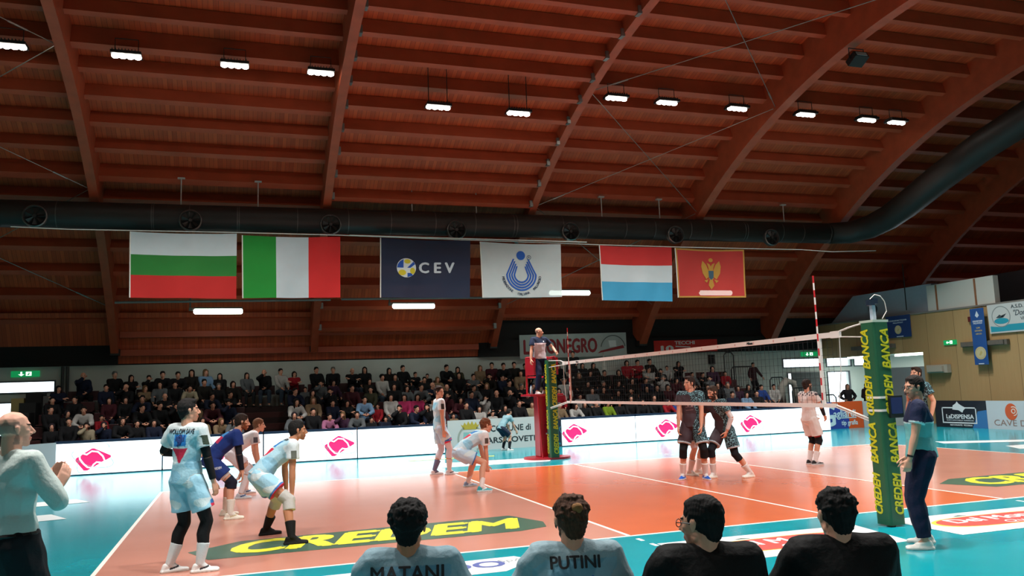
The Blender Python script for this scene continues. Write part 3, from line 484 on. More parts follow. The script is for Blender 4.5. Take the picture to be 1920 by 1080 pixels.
# ---------- net ----------
netw=mat('white_net_tape','#e9dcd6',.7); cord=mat('net_cord','#1b1b1d',.7); ropem=mat('white_rope','#d8cfc8',.7)
e=empty('volleyball_net',(0,4.5,0),'white-edged volleyball net stretched across the middle of the court','net')
b=MB(); b.box((-.012,-4.75,2.36),(.012,4.75,2.43)); tp=b.build('top_tape',netw,e)
b=MB(); b.box((-.012,-4.75,1.43),(.012,4.75,1.485)); b.build('bottom_tape',netw,e)
for y in (-4.5,4.5):
    b=MB(); b.box((-.016,y-.025,1.43),(.016,y+.025,2.43)); b.build('side_band',netw,e)
b=MB()
for k in range(96):
    y=-4.75+.1*k; b.box((-.0016,y-.0016,1.45),(.0016,y+.0016,2.4))
for k in range(1,10): b.box((-.0016,-4.75,1.43+.1*k-.0016),(.0016,4.75,1.43+.1*k+.0016))
o=b.build('netting',cord,e); tag(o,None,kind='stuff')
for y in (-2.9,4.0): text('Mikasa',.055,frame((-.0135,y,2.395),(0,-1,0),Z),mat('black_print','#1e262a',.5),tp,bold=.03)
drawing('tape_mark',[ellipse(.5*k-4,0,.018,.018,10) for k in range(17) if k not in (3,)],frame((-.0135,0,2.395),(0,-1,0),Z),mat('pink_print','#d8a9a4',.6),tp)
b=MB(); b.box((-.02,-4.92,2.35),(.02,-4.75,2.44)); b.box((-.02,4.75,2.35),(.02,4.92,2.44)); b.build('end_sleeve',netw,e)
for s,yp in ((-1,-5.3),(1,6.0)):
    for pl_,rr_ in (([(0,s*4.9,2.43),(0,s*5.1,2.47),(.02,yp,2.5)],.011),([(0,s*4.9,2.36),(.02,yp,2.33)],.009),([(0,s*4.75,1.46),(.02,yp,1.3)],.012),([(0,s*4.75,1.43),(.02,yp,1.27)],.008),([(0,s*4.9,2.36),(0,s*4.88,1.9),(0,s*4.8,1.5)],.006)): b=MB(); b.tube(pl_,rr_,6); b.build('tension_rope',ropem,e)
redp=mat('aerial_red','#c8232b',.4)
for y,lb in ((0,'near'),(9,'far')):
    e2=empty('net_antenna',(-.02,y,1.43),'thin red and white striped rod standing up from the %s end of the net'%lb,'net antenna')
    for nm,m,ph in (('red_band',redp,1),('white_band',netw,0)):
        for k in range(18):
            if k%2==ph: b=MB(); b.tube([(0,0,.1*k),(0,0,.1*k+.1)],.011,8); b.build(nm,m,e2)
# ---------- padded posts ----------
padg=mat('green_post_padding','#1f5b3c',.45,noise=.15,scale=3,bump=.3); yl=mat('yellow_pad_print','#cfc41c',.5)
for yb,h,lb in ((-.93,2.5,'near'),(10.55,2.52,'far')):
    e=empty('net_post',(.1,yb,0),'green padded net post with yellow upright lettering, '+('beside the man in navy and turquoise' if lb=='near' else 'in front of the red referee stand'),'net post')
    w=.12; poly=[]
    for cx,cy,a in ((w-.035,w-.035,0),(-w+.035,w-.035,90),(-w+.035,-w+.035,180),(w-.035,-w+.035,270)):
        poly+=[(cx+.035*math.cos(math.radians(a+t)),cy+.035*math.sin(math.radians(a+t))) for t in (0,30,60,90)]
    b=MB(); b.prism(poly,h-.02,T((0,0,.02))); p=b.build('padding',padg,e); b=MB(); b.tube([(0,0,0),(0,0,h+.03)],.05,12); b.build('pole',steel,e)
    b=MB()
    for z in (1.39,1.55): b.prism([(x*1.03,y*1.03) for x,y in poly],.028,T((0,0,z)))
    if lb=='near': b.build('strap',netw,e)
    for o_,rt in (((-w-.002,0,0),(0,-1,0)),((0,-w-.002,0),(1,0,0))):
        M=frame(o_,rt,Z)@T((0.04 if rt[0] else -.04,0,0))@Matrix.Rotation(math.pi/2,4,'Z')
        for k,(s_,z) in enumerate((('CREDEM',.38),('BANCA',1.0),('CREDEM',1.58),('BANCA',2.16))): text(s_,.17,M@T((z,0,0)),yl,p,width=.5,bold=.04,shear=.25)
    if lb=='near':
        b=MB(); b.prism([(-w,-w),(w,-w),(w,w),(-w,w)],.03,T((0,0,h))); b.build('top_cap',mat('pale_cap','#b9c4b4',.6),e)
e=empty('net_camera',(.1,-.93,2.55),'small black and blue camera on a white stick on top of the near net post','camera'); b=MB(); b.box((-.025,-.025,-.02),(.025,.025,.17)); b.build('stick',mat('pale_stick','#b9c6d8',.5),e); b=MB(); b.box((-.07,-.05,.17),(.0,.03,.24)); b.box((0,-.04,.19),(.06,.04,.26)); b.build('camera_body',mat('dark_blue_plastic','#1a2a3d',.4),e); b=MB(); b.tube([(-.03,0,.25),(.05,0,.31),(.14,0,.29),(.2,0,.22),(.22,0,.1),(.14,0,0)],.006,5); b.build('wire',ropem,e)
e=empty('net_monitor',(.2,-1.07,1.45),'small dark blue screen strapped to the near net post','monitor'); b=MB(); b.box((-.1,-.015,-.14),(.1,.015,.13)); b.build('case',mat('black_metal','#0c0c0d',.5),e); b=MB(); b.box((-.085,-.018,-.09),(.085,-.015,.11)); b.build('screen',mat('deep_blue_screen','#14234e',.2,emit=.3),e)
# ---------- referee stand ----------
redm=mat('red_referee_stand','#b3182a',.3,noise=.1); e=empty('referee_stand',(.05,11.0,0),'tall red referee stand with padded column behind the far net post','referee stand')
b=MB(); b.prism(ellipse(0,-.1,.62,.5,36),.05); b.build('base_plate',redm,e)
b=MB(); b.prism([(-.22,-.2),(.2,-.2),(.2,.2),(-.22,.2)],1.55,T((0,0,.05))); o=b.build('column',redm,e,bevel=.02); b=MB(); b.box((-.05,-.208,.62),(.17,-.2,.66)); b.build('maker_mark',mat('white_board_print','#cfd6da',.5),o); b=MB(); b.box((-.1,-.205,.85),(.2,-.2,.87)); b.build('joint',mat('dark_red','#7a0f1c',.4),o)
b=MB(); b.box((-.5,-.35,1.6),(.42,.4,1.655)); b.build('platform',redm,e,bevel=.01)
b=MB(); 
for x in (-.32,.3): b.tube([(x,.38,1.65),(x,.38,2.62),(x,-.1,2.62),(x,-.3,2.5)],.025,8); b.box((x-.03,-.28,2.15),(x+.03,.38,2.6))
b.tube([(-.32,.38,2.62),(.3,.38,2.62)],.025,8); b.tube([(-.32,.38,2.1),(.3,.38,2.1)],.025,8); b.build('guard_rail',redm,e)
b=MB(); b.tube([(-.3,-.35,1.6),(-.25,-.45,.05)],.02); b.tube([(-.05,-.35,1.6),(-.05,-.45,.05)],.02); b.build('ladder_rail',redm,e)
e=empty('water_bottle',(-.36,10.8,1.655),'clear water bottle standing on the red referee platform','bottle'); b=MB(); b.tube([(0,0,0),(0,0,.01),(0,0,.17),(0,0,.2),(0,0,.225)],[.025,.033,.033,.018,.012],14); b.build('bottle_body',mat('pale_bottle','#a9bcc4',.15),e,True); b=MB(); b.tube([(0,0,.225),(0,0,.245)],.014,10); b.build('cap',mat('blue_cap','#3a62a8',.4),e)
# ---------- stand ----------
ROW=[(17.2+.8*i,.1+.35*i) for i in range(5)]
e=empty('spectator_stand',(0,19,0),'dark stepped spectator stand along the far wall','spectator stand')
con=mat('dark_red_brown_step','#2c1513',.8,noise=.2); b=MB()
for i,(y,z) in enumerate(ROW): b.box((-13.4,y-19-.35,0),(12.0,(y-19+.45) if i<4 else 2.15,z))
b.build('step',con,e)
b=MB(); b.box((-13.4,-2.7,0),(12.0,-2.6,.72)); b.build('front_parapet',nav,e)
b=MB(); 
for i,(y,z) in enumerate(ROW[:4]): b.box((-7.35,y-19-.35,z),(-6.1,y-19,z+.17))
b.build('aisle_step',mat('dark_red_step','#451a17',.7),e)
seatm=mat('dark_maroon_plastic','#3a1418',.45)
b=MB(); b.prism([(-.2,0),(.2,0),(.21,.4),(-.21,.4)],.035,T((0,-.2,.4))); seat_me=b.build('seat_pan',seatm); b=MB(); b.box((-.2,.17,.42),(.2,.21,.72)); back_me=b.build('backrest',seatm,bevel=.01); b=MB(); b.box((-.03,-.02,0),(.03,.03,.4)); b.box((-.1,-.06,0),(.1,.08,.02)); leg_me=b.build('pedestal',seatm)
first=True; NSEAT=0
for i,(y,z) in enumerate(ROW):
    for k in range(50):
        x=-13.1+.505*k
        if -7.5<x<-5.95 and i<4: continue
        e=empty('spectator_chair',(x,y+.14,z),'dark maroon plastic seat in the spectator stand','seat','seats of the spectator stand'); NSEAT+=1
        for src in (seat_me,back_me,leg_me):
            if first: src.parent=e
            else: c=src.copy(); COL.objects.link(c); c.parent=e
        first=False
# railings at the right end of the stand
rail=mat('black_railing','#15171a',.4)
def railing(x0,x1,y,z0,h,label):
    b=MB(); b.tube([(x0,y,z0),(x0,y,z0+h-.12),(x0+.1,y,z0+h),(x1-.1,y,z0+h),(x1,y,z0+h-.12),(x1,y,z0)],.025,8); b.tube([(x0,y,z0+.12),(x1,y,z0+.12)],.015,6); n=int((x1-x0)/.11)
    for k in range(1,n): x=x0+(x1-x0)*k/n; b.tube([(x,y,z0+.12),(x,y,z0+h)],.009,5)
    tag(b.build('railing',rail),label,'railing')
railing(11.55,12.0,20.3,1.5,1.5,'tall narrow black railing beside the red-jumper boy on the top row'); railing(12.05,13.2,20.6,1.15,1.25,'black barred railing behind the standing boy in the striped top'); railing(13.2,13.9,19.6,.8,1.1,'black barred railing below the standing boy, on the right'); railing(13.5,14.4,18.6,.45,1.0,'black barred railing next to the folded white bundle'); railing(13.6,14.6,17.4,0,1.15,'lowest black barred railing at the right foot of the stand')
b=MB(); b.box((12.0,18.9,0),(13.4,20.9,1.15)); b.box((12.0,18.1,0),(14.0,18.9,.8)); b.box((12,17.3,0),(14.2,18.1,.4)); tag(b.build('side_steps',con),'dark steps at the right end of the spectator stand','steps')
b=MB(); b.tube([(13.3,19.0,.8),(13.3,19.0,1.5),(13.55,19.0,1.75),(13.9,19.0,1.65),(14.0,19,1.2),(14.0,19,.8)],[.1,.16,.15,.13,.1,.07],12); tag(b.build('white_bundle',mat('white_cloth','#b4b2a8',.9,noise=.2),None,True),'rolled white sheet bundle leaning by the black railing','bundle')
# left end railing
b=MB(); 
for k in range(5): b.box((-13.9,17.0+.8*k,0),(-13.45,17.7+.8*k,1.0+.3*k))
tag(b.build('stand_side_panel',mat('black_side_panel','#0f1112',.7)),'black stepped end panels at the left end of the stand','panel')
# dark mesh storage cage before the glass doors
b=MB(); x0,x1,y,z0,z1=15.35,17.0,20.9,.0,2.05
for k in range(12): x=x0+(x1-x0)*k/11; b.tube([(x,y,z0),(x,y,z1)],.01,5)
for k in range(10): z=z0+.1+(z1-z0-.1)*k/9; b.tube([(x0,y,z),(x1,y,z)],.014,5)
b.box((x0,y+.15,.1),(x1,y+.16,z1)); tag(b.build('mesh_screen',mat('grey_mesh_screen','#5c6160',.7)),'dark wire mesh screen in front of the glass doors','mesh screen')
b=MB(); b.box((11.35,21.05,2.55),(11.6,21.2,2.95)); tag(b.build('hanging_bag',mat('black_bag','#111416',.8)),'small black bag hanging on the white wall right of the red banner','bag')
# ---------- people ----------
_ico=None
def ico():
    global _ico
    if _ico is None:
        bm=bmesh.new(); bmesh.ops.create_icosphere(bm,subdivisions=2,radius=1); _ico=[v.co.copy() for v in bm.verts]; bm.free()
    return _ico
I3=Matrix.Identity(3)
def E_(c,r,M=I3):
    r=(r,r,r) if not isinstance(r,(tuple,list)) else r; c=V(c); return [c+M@V((p.x*r[0],p.y*r[1],p.z*r[2])) for p in ico()]
def RING(c,rx,ry,M=I3,n=20): c=V(c); return [c+M@V((rx*math.cos(2*math.pi*k/n),ry*math.sin(2*math.pi*k/n),0)) for k in range(n)]
def blob(name,pieces,vox,sm,mt,parent,colf=None,matf=None,post=None):
    """one closed, smoothly joined surface round all the pieces (each the hull of its points)"""
    bm=bmesh.new()
    for pts in pieces:
        t=bmesh.new(); vs=[t.verts.new(p) for p in pts]; r=bmesh.ops.convex_hull(t,input=vs); 
        dead=[g for g in r['geom_interior']+r['geom_unused'] if isinstance(g,bmesh.types.BMVert)]
        if dead: bmesh.ops.delete(t,geom=list(set(dead)),context='VERTS')
        me=bpy.data.meshes.new('t'); t.to_mesh(me); t.free(); bm.from_mesh(me); bpy.data.meshes.remove(me)
    me=bpy.data.meshes.new(name); bm.to_mesh(me); bm.free(); o=bpy.data.objects.new(name,me); COL.objects.link(o)
    m=o.modifiers.new('r','REMESH'); m.mode='VOXEL'; m.voxel_size=vox; m.adaptivity=0
    if sm: s=o.modifiers.new('s','SMOOTH'); s.factor=.5; s.iterations=sm
    dg=bpy.context.evaluated_depsgraph_get(); m2=bpy.data.meshes.new_from_object(o.evaluated_get(dg)); m2.name=name; bpy.data.objects.remove(o); bpy.data.meshes.remove(me)
    if post:
        for v in m2.vertices: v.co=post(v.co)
    m2.materials.clear()
    for q in (mt if isinstance(mt,(list,tuple)) else [mt]): m2.materials.append(q)
    if colf:
        ca=m2.color_attributes.new('Col','FLOAT_COLOR','POINT'); L=[]
        for v in m2.vertices: L+=[*colf(v.co),1]
        ca.data.foreach_set('color',L)
    if matf: m2.polygons.foreach_set('material_index',[matf(p.center) for p in m2.polygons])
    m2.shade_smooth(); ob=bpy.data.objects.new(name,m2); COL.objects.link(ob); ob.parent=parent; return ob
def basis(up,fwd):
    u=V(up).normalized(); f=V(fwd); f=(f-u*f.dot(u)).normalized(); return Matrix((f.cross(u),f,u)).transposed()   # columns right, forward, up
def ik(a,b,l1,l2,pole):
    d=b-a; L=d.length; 
    if L>(l1+l2)*.999: b=a+d*((l1+l2)*.999/L); d=b-a; L=d.length
    x=(l1*l1-l2*l2+L*L)/(2*L); h=math.sqrt(max(l1*l1-x*x,0)); n=d.normalized(); p=V(pole); p=(p-n*p.dot(n)); p=p.normalized() if p.length>1e-4 else V((0,0,1)); return a+n*x+p*h,b
def hand(W,d,n,s,side,curl=.35,k=1.0,spread=.0):
    """palm, four fingers and thumb from wrist W along d; n points out of the palm, s towards the thumb"""
    P=[]; M=Matrix((s,d,n)).transposed(); q=lambda x,y,z: W+M@V((x*k,y*k,z*k))
    P.append(E_(q(0,.0,0),(.024*k,.02*k,.018*k),M)+E_(q(.022,.085,0),(.016*k,.014*k,.012*k),M)+E_(q(-.026,.08,0),(.015*k,.014*k,.012*k),M)+E_(q(.026,.035,0),(.014*k,.014*k,.014*k),M)+E_(q(-.022,.03,0),(.012*k,.014*k,.012*k),M))
    for i,(x,L) in enumerate(((.029,.07),(.010,.079),(-.010,.073),(-.029,.058))):
        p=q(x,.085,0); dd=(d+s*(x*spread*20)).normalized(); c=curl*(1+.12*i)
        for j,f in enumerate((.45,.3,.25)):
            a=c*(.7 if j==0 else 1); ax=dd.cross(n); dd=(Matrix.Rotation(a if True else -a,3,ax)@dd).normalized(); nn=(Matrix.Rotation(a,3,ax)@n)
            p2=p+dd*L*f*k; P.append(E_(p,(.0095-.0008*j)*k)+E_(p2,(.0087-.0008*j)*k)); p=p2
    p=q(.026,.02,.006); dd=(s*.75+d*.75+n*.3).normalized()
    for j,L in enumerate((.04,.032,.026)):
        p2=p+dd*L*k; P.append(E_(p,(.0125-.0012*j)*k)+E_(p2,(.0112-.0012*j)*k)); p=p2; dd=(dd+d*.35+n*.25*curl).normalized()
    return P
SKIN='#c98e74'; SK={'fair':'#d39a80','tan':'#b87e5e','pale':'#dba58f','dark':'#a0684c'}
class Person:
    def __init__(s,name,label,loc,rz,H=1.8,pel=(0,0,None),sp=(0,0,1),lean=.6,side=0,twist=0,feet=((-.12,0,0,5),(.12,0,0,-5)),wr=None,wd=(None,None),poles=(None,None),kp=None,look=(0,0),neck=.05,curl=.35,cat='person',group=None,build=1.0,det=1,fp=(0,0),palm=(None,None)):
        k=H/1.8; s.k=k; s.H=H; s.b=build; s.det=det; s.palm=palm
        s.e=empty(name,loc,label,cat,group,math.radians(rz)); B=lambda a:V(a)
        s.thL,s.shL=.44*k,.435*k; s.uaL,s.faL=.30*k,.265*k
        ph=pel[2] if pel[2] is not None else .955*k; s.pel=V((pel[0],pel[1],ph))
        s.up=V(sp).normalized(); s.pup=V((0,0,1)).lerp(s.up,lean).normalized(); tw=math.radians(twist)
        s.Mp=basis(s.pup,(0,1,0)); s.Mc=basis(s.up,(math.sin(-tw),math.cos(tw),0) if s.up.z>.5 else (0,1,0 if s.up.z>.3 else .5))
        if s.up.z<=.5: s.Mc=basis(s.up,(0,s.up.z,-s.up.y))
        s.wa=s.pel+s.pup*.16*k; s.ch=s.wa+s.up*.19*k; s.nb=s.ch+s.up*.19*k
        s.sh=[s.ch+s.Mc@V((x*.175*k*(.5+.5*build),0,.145*k)) for x in (-1,1)]
        s.hip=[s.pel+s.Mp@V((x*.09*k,0,-.03*k)) for x in (-1,1)]
        s.an=[];s.kn=[];s.fd=[];s.fpi=fp
        for i in (0,1):
            fx,fy,fz,h=feet[i]; h=math.radians(h); fd=V((-math.sin(h),math.cos(h),0)); s.fd.append(fd); a=V((fx,fy,fz+.085*k+fp[i]*.12)); 
            kn,a=ik(s.hip[i],a,s.thL,s.shL,fd if kp is None else V(kp[i])); s.kn.append(kn); s.an.append(a)
        s.el=[];s.wr=[]
        for i in (0,1):
            x=-1 if i==0 else 1; t=V(wr[i]) if wr and wr[i] is not None else s.sh[i]+V((x*.09,.03,-.53*k)); pole=V(poles[i]) if poles[i] else V((x*.5,-1,0))
            el,w=ik(s.sh[i],t,s.uaL,s.faL,pole); s.el.append(el); s.wr.append(w)
        s.curl=curl if isinstance(curl,(tuple,list)) else (curl,curl); s.wd=wd
        ya,pi_=math.radians(look[0]),math.radians(look[1]); lf=V((math.sin(-ya)*math.cos(pi_),math.cos(ya)*math.cos(pi_),math.sin(pi_))); s.lf=lf
        hu=(V((0,0,1))*.75+s.up*.25); s.Mh=basis(hu-lf*.0,lf) if abs(pi_)<.2 else basis(V((0,0,1))-lf*lf.z+V((0,0,.001)),lf)
        s.Mh=Matrix((s.Mh.col[0],lf,s.Mh.col[0].cross(lf))).transposed(); s.hc=s.nb+s.up*neck*k+V((0,0,1))*.065*k+s.lf*.016+s.Mh.col[2]*.035*k
        s.hk=k*1.02
    # coordinates of a point in the trunk's own frame: sideways, forward, height above the hips (metres at 1.8 m)
    def tc(s,p):
        q=s.Mc.transposed()@(p-s.ch); return q.x/s.k,q.y/s.k,q.z/s.k
    def hh(s,x,y,z): return s.hc+s.Mh@(V((x,y,z))*s.hk)
    def head(s,g=0):
        h=s.hh; M=s.Mh; k=s.hk; r=lambda *a:tuple((v+g)*k for v in a); P=[]
        P.append(E_(h(0,-.012,.035),r(.075,.095,.085),M)); P.append(E_(h(0,.02,.02),r(.066,.07,.06),M)+E_(h(0,.038,-.045),r(.05,.042,.045),M)); P.append(E_(h(0,.038,-.04),r(.046,.045,.04),M)+E_(h(0,.062,-.092),r(.022,.02,.018),M)+E_(h(.045,.005,-.06),.016*k,M)+E_(h(-.045,.005,-.06),.016*k,M)+E_(h(0,-.03,-.03),.045*k,M))
        if g==0:
            P.append(E_(h(0,.082,.018),.009*k)+E_(h(0,.107,-.022),.0125*k)); P.append(E_(h(.012,.09,-.03),.009*k)+E_(h(-.012,.09,-.03),.009*k)); P.append(E_(h(.03,.076,.03),(.018*k,.01*k,.008*k),M)+E_(h(-.03,.076,.03),(.018*k,.01*k,.008*k),M))
            P.append(E_(h(0,.082,-.056),(.022*k,.014*k,.007*k),M)); P.append(E_(h(0,.079,-.068),(.018*k,.014*k,.007*k),M)); P.append(E_(h(.038,.058,-.01),(.018*k,.02*k,.018*k),M)); P.append(E_(h(-.038,.058,-.01),(.018*k,.02*k,.018*k),M))
            for x in (-1,1): P.append(E_(h(x*.079,-.004,.012),(.007*k,.018*k,.02*k),M)+E_(h(x*.075,.0,-.022),(.006*k,.01*k,.01*k),M))
        return P
    def limb(s,a,b,ra,rb,mid=None):
        if mid:
            t,off,rm=mid; c=a.lerp(b,t)+off; return [E_(a,ra)+E_(c,rm),E_(c,rm)+E_(b,rb)]
        return [E_(a,ra)+E_(b,rb)]
    def body(s,skin='fair',beard=None,scalp=None,brow='#2a1d18',vox=.0065,stub=None,bare=True):
        k=s.k; B=s.b; P=s.head(); Mc,Mp=s.Mc,s.Mp
        P.append(E_(s.nb-s.up*.04*k,.066*k)+E_(s.hh(0,-.022,-.05),.056*k)); P.append(E_(s.nb-s.up*.02*k,.05*k)+E_(s.sh[0].lerp(s.nb,.35),.04*k)+E_(s.sh[1].lerp(s.nb,.35),.04*k))
        P.append(E_(s.pel,(.15*k*B,.10*k*B,.10*k),Mp)+E_(s.wa,(.13*k*B,.09*k*B,.08*k),Mp)); P.append(E_(s.wa,(.13*k*B,.09*k*B,.08*k),Mc)+E_(s.ch,(.15*k*B,.105*k*B,.1*k),Mc)); P.append(E_(s.ch,(.15*k*B,.105*k*B,.1*k),Mc)+E_(s.sh[0],.055*k)+E_(s.sh[1],.055*k)+E_(s.nb-s.up*.03*k,.06*k))
        for i in (0,1):
            bk=-s.fd[i]; x=-1 if i==0 else 1
            P+=s.limb(s.hip[i],s.kn[i],.088*k*B,.056*k); P+=s.limb(s.kn[i],s.an[i],.053*k,.036*k,(.3,bk*.018*k,.058*k)); 
            P+=s.limb(s.sh[i],s.el[i],.052*k*B,.038*k,(.35,V((0,0,0)),.05*k*B)); P+=s.limb(s.el[i],s.wr[i],.039*k,.026*k,(.3,V((0,0,0)),.042*k))
            d=(V(s.wd[i]) if s.wd[i] else (s.wr[i]-s.el[i])).normalized(); pn=V(s.palm[i]) if s.palm[i] else V((-x,.1,0)); pn=(pn-d*pn.dot(d)).normalized(); th=d.cross(pn)*(1 if i==1 else -1)
            if V(th).dot(V((0,1,0)) if not s.palm[i] else V((-x,0,.3)))<0: th=-th
            if s.det: P+=hand(s.wr[i],d,pn,th,i,s.curl[i],k*1.03)
            P.append(E_(s.an[i],.034*k)+E_(s.an[i]+s.fd[i]*.10*k-V((0,0,.055*k)),.02*k))
        sc=srgb(SK.get(skin,skin)); lipc=tuple(c*f for c,f in zip(sc,(.85,.55,.55))); bc=srgb(beard) if beard else None; br=srgb(brow); st=srgb(stub) if stub else None
        hc,MT,hk=s.hc,s.Mh.transposed(),s.hk
        scl=srgb(scalp) if scalp else None
        def col(p):
            q=(MT@(p-hc))/hk
            if scl and -.085<q.z<.055 and q.y<.012 and q.x*q.x+(q.y+.03)**2>.003 and not (abs(q.x)>.079): return tuple(.65*a_+.35*b_ for a_,b_ in zip(scl,sc))
            if abs(q.x)<.1 and -.13<q.z<.13 and q.y>-.02:
                ax=abs(q.x)
                if q.y>.05:
                    if (ax-.031)**2+(q.z-.008)**2*3<.00012: return (.015,.012,.012) if (ax-.031)**2+(q.z-.008)**2<.00004 else (.55,.52,.5)
                    if .012<ax<.05 and .024<q.z<.034: return br
                    if ax<.023 and -.071<q.z<-.051 and q.y>.075: return lipc
                if bc and ((q.z<-.035 and q.y>.0) or (ax>.05 and q.z<0 and q.y>-.01)) and not (ax<.024 and -.07<q.z<-.052): return bc
                if st and q.z<-.04 and q.y>.03: return tuple(.5*a_+.5*b_ for a_,b_ in zip(st,sc))
            return sc
        return blob('body',P,vox,3,M_skin,s.e,col)
    def hair(s,color,style='short',name='hair',vox=.007,m=None):
        h=s.hh; k=s.hk; M=s.Mh; P=[E_(h(0,-.022,.05),(.084*k,.1*k,.088*k),M),E_(h(0,-.045,.012),(.074*k,.072*k,.075*k),M)]; r=random.Random(3)
        if style in('short','curly','side','messy'): P+=[E_(h(x*.064,-.018,.028),(.015*k,.05*k,.05*k),M) for x in (-1,1)]+[E_(h(0,-.062,-.035),(.056*k,.036*k,.05*k),M)]; P.append(E_(h(0,.03,.092),(.062*k,.036*k,.026*k),M)+E_(h(0,-.02,.106),(.068*k,.06*k,.03*k),M))
        if style=='side': P.append(E_(h(.012,.045,.102),(.05*k,.034*k,.024*k),M)+E_(h(0,-.02,.118),(.05*k,.05*k,.02*k),M))
        if style=='buzz': P=[E_(h(0,-.02,.043),(.079*k,.094*k,.084*k),M),E_(h(0,-.045,.0),(.068*k,.065*k,.06*k),M)]
        if style in('curly','messy'):
            for _ in range(230 if style=='curly' else 90):
                t=r.uniform(0,6.283); z=r.uniform(-.35,1); q=math.sqrt(max(0,1-z*z)); x_,y_,z_=q*math.cos(t)*.086,q*math.sin(t)*.098-.024,z*.092+.045
                if y_>.05 and z_<.085: continue
                P.append(E_(h(x_,y_,z_),(r.uniform(.010,.017) if style=='curly' else r.uniform(.007,.012))*k,M))
        if style in('long','ponytail'):
            P=P[:2]+[E_(h(0,-.03,.03),(.088*k,.075*k,.08*k),M)+E_(h(0,-.06,-.17),(.085*k,.035*k,.05*k),M)]
            for x in (-1,1): P.append(E_(h(x*.07,.0,.06),(.022*k,.05*k,.03*k),M)+E_(h(x*.075,.0,-.17),(.03*k,.03*k,.05*k),M))
        if style=='ring': P=[E_(h(x*.056,-.035,.0),(.021*k,.05*k,.04*k),M) for x in (-1,1)]+[E_(h(0,-.064,-.0),(.056*k,.037*k,.04*k),M)]
        if style=='hood': P=[E_(h(0,-.03,.03),(.1*k,.11*k,.11*k),M),E_(h(0,-.06,-.08),(.11*k,.08*k,.06*k),M)]
        if style=='cap': P=[E_(h(0,-.02,.06),(.086*k,.102*k,.08*k),M),E_(h(0,.08,.075),(.06*k,.05*k,.008*k),M)]
        if style=='bob': P+= [E_(h(x*.075,-.01,.04),(.025*k,.06*k,.04*k),M)+E_(h(x*.07,-.01,-.07),(.028*k,.05*k,.03*k),M) for x in (-1,1)]+[E_(h(0,-.07,.0),(.07*k,.04*k,.08*k),M)]
        c=srgb(color) if color else (0,0,0)
        return blob(name,P,vox,2,m or M_cloth,s.e,(lambda p:tuple(v*(.8+.45*(math.sin(p.x*260+p.z*90)*math.sin(p.y*240+p.z*70)>0)) for v in c)) if color else None,None,lambda p:p+(p-h(0,-.02,.03)).normalized()*.003*math.sin(p.x*310+p.z*60)*math.sin(p.y*290+p.z*80))
    def torso(s,g,low=.0,B=None):
        """trunk pieces grown by g, ending flat `low` below the hips"""
        k=s.k; B=(B or s.b); Mc,Mp=s.Mc,s.Mp; z=s.pel-s.pup*low
        P=[RING(z,(.165*B+g)*k,(.118*B+g)*k,Mp)+RING(s.pel+s.pup*.06*k,(.15*B+g)*k,(.108*B+g)*k,Mp)+RING(s.wa,(.14*B+g)*k,(.098*B+g)*k,Mp),
           E_(s.wa,((.138*B+g)*k,(.096*B+g)*k,.06*k),Mp)+E_(s.ch,((.152*B+g)*k,(.11*B+g)*k,.1*k),Mc),
           E_(s.ch,((.152*B+g)*k,(.11*B+g)*k,.1*k),Mc)+E_(s.sh[0],(.056+g)*k)+E_(s.sh[1],(.056+g)*k)+E_(s.nb-s.up*.02*k,((.068+g)*k,(.055+g)*k,.03*k),Mc)]
        return P
    def tube(s,a,b,ra,rb,flat0=False):
        d=(b-a).normalized(); M=basis(d,V((.3,1,.2))); return (RING(a,ra,ra,M) if flat0 else E_(a,ra))+RING(b,rb,rb,M)
    def top(s,colf=None,color=None,sleeve=.5,g=.016,low=.06,name='jersey',mats=None,matf=None,vox=.009,fold=.004,m=None,noarm=False):
        k=s.k; P=s.torso(g,low)
        for i in (0,1):
            if sleeve<=1: P.append(s.tube(s.sh[i],s.sh[i].lerp(s.el[i],sleeve),(.056+g)*k,(.056+g*1.3)*k))
            else:
                P.append(E_(s.sh[i],(.056+g)*k)+E_(s.el[i],(.042+g)*k)); P.append(s.tube(s.el[i],s.el[i].lerp(s.wr[i],sleeve-1),(.042+g)*k,(.034+g*.8)*k))
        c=srgb(color) if color else None; cf=colf or ((lambda p:c) if c else None)
        post=(lambda p:p+V((math.sin(p.z*38+p.x*25),math.cos(p.z*31-p.x*20+p.y*15),math.sin(p.x*33+p.y*20)))*fold*(.4+.6*math.sin(p.z*7+p.x*9)**2)) if fold else None
        return blob(name,P,vox,3,mats or m or M_cloth,s.e,cf,matf,post)
    def legs(s,upto=.75,color=None,colf=None,g=.02,name='shorts',flare=.02,vox=.009,m=None,mats=None,matf=None,high=.06,fold=.003):
        k=s.k; B=s.b; P=[RING(s.pel+s.pup*high*k,(.142*B+g*.4)*k,(.1*B+g*.4)*k,s.Mp)+E_(s.pel-s.pup*.02*k,((.155*B+g*.5)*k,(.11*B+g*.6)*k,.07*k),s.Mp)+E_(s.hip[0],(.088*B+g)*k)+E_(s.hip[1],(.088*B+g)*k)]
        P.append(E_(s.pel-s.Mp@V((0,.045*k,.06*k)),((.13*B)*k,.075*k,.08*k),s.Mp))
        for i in (0,1):
            if upto<=1: P.append(s.tube(s.hip[i],s.hip[i].lerp(s.kn[i],upto),(.088*B+g)*k,(.075*B+g+flare)*k))
            else: P.append(E_(s.hip[i],(.088*B+g)*k)+E_(s.kn[i],(.058+g)*k)); P.append(E_(s.kn[i],(.058+g)*k)+E_(s.kn[i].lerp(s.an[i],.4),(.056+g)*k)); P.append(s.tube(s.kn[i].lerp(s.an[i],.35),s.kn[i].lerp(s.an[i],upto-1),(.056+g)*k,(.042+g*.7)*k))
        c=srgb(color) if color else None; cf=colf or ((lambda p:c) if c else None)
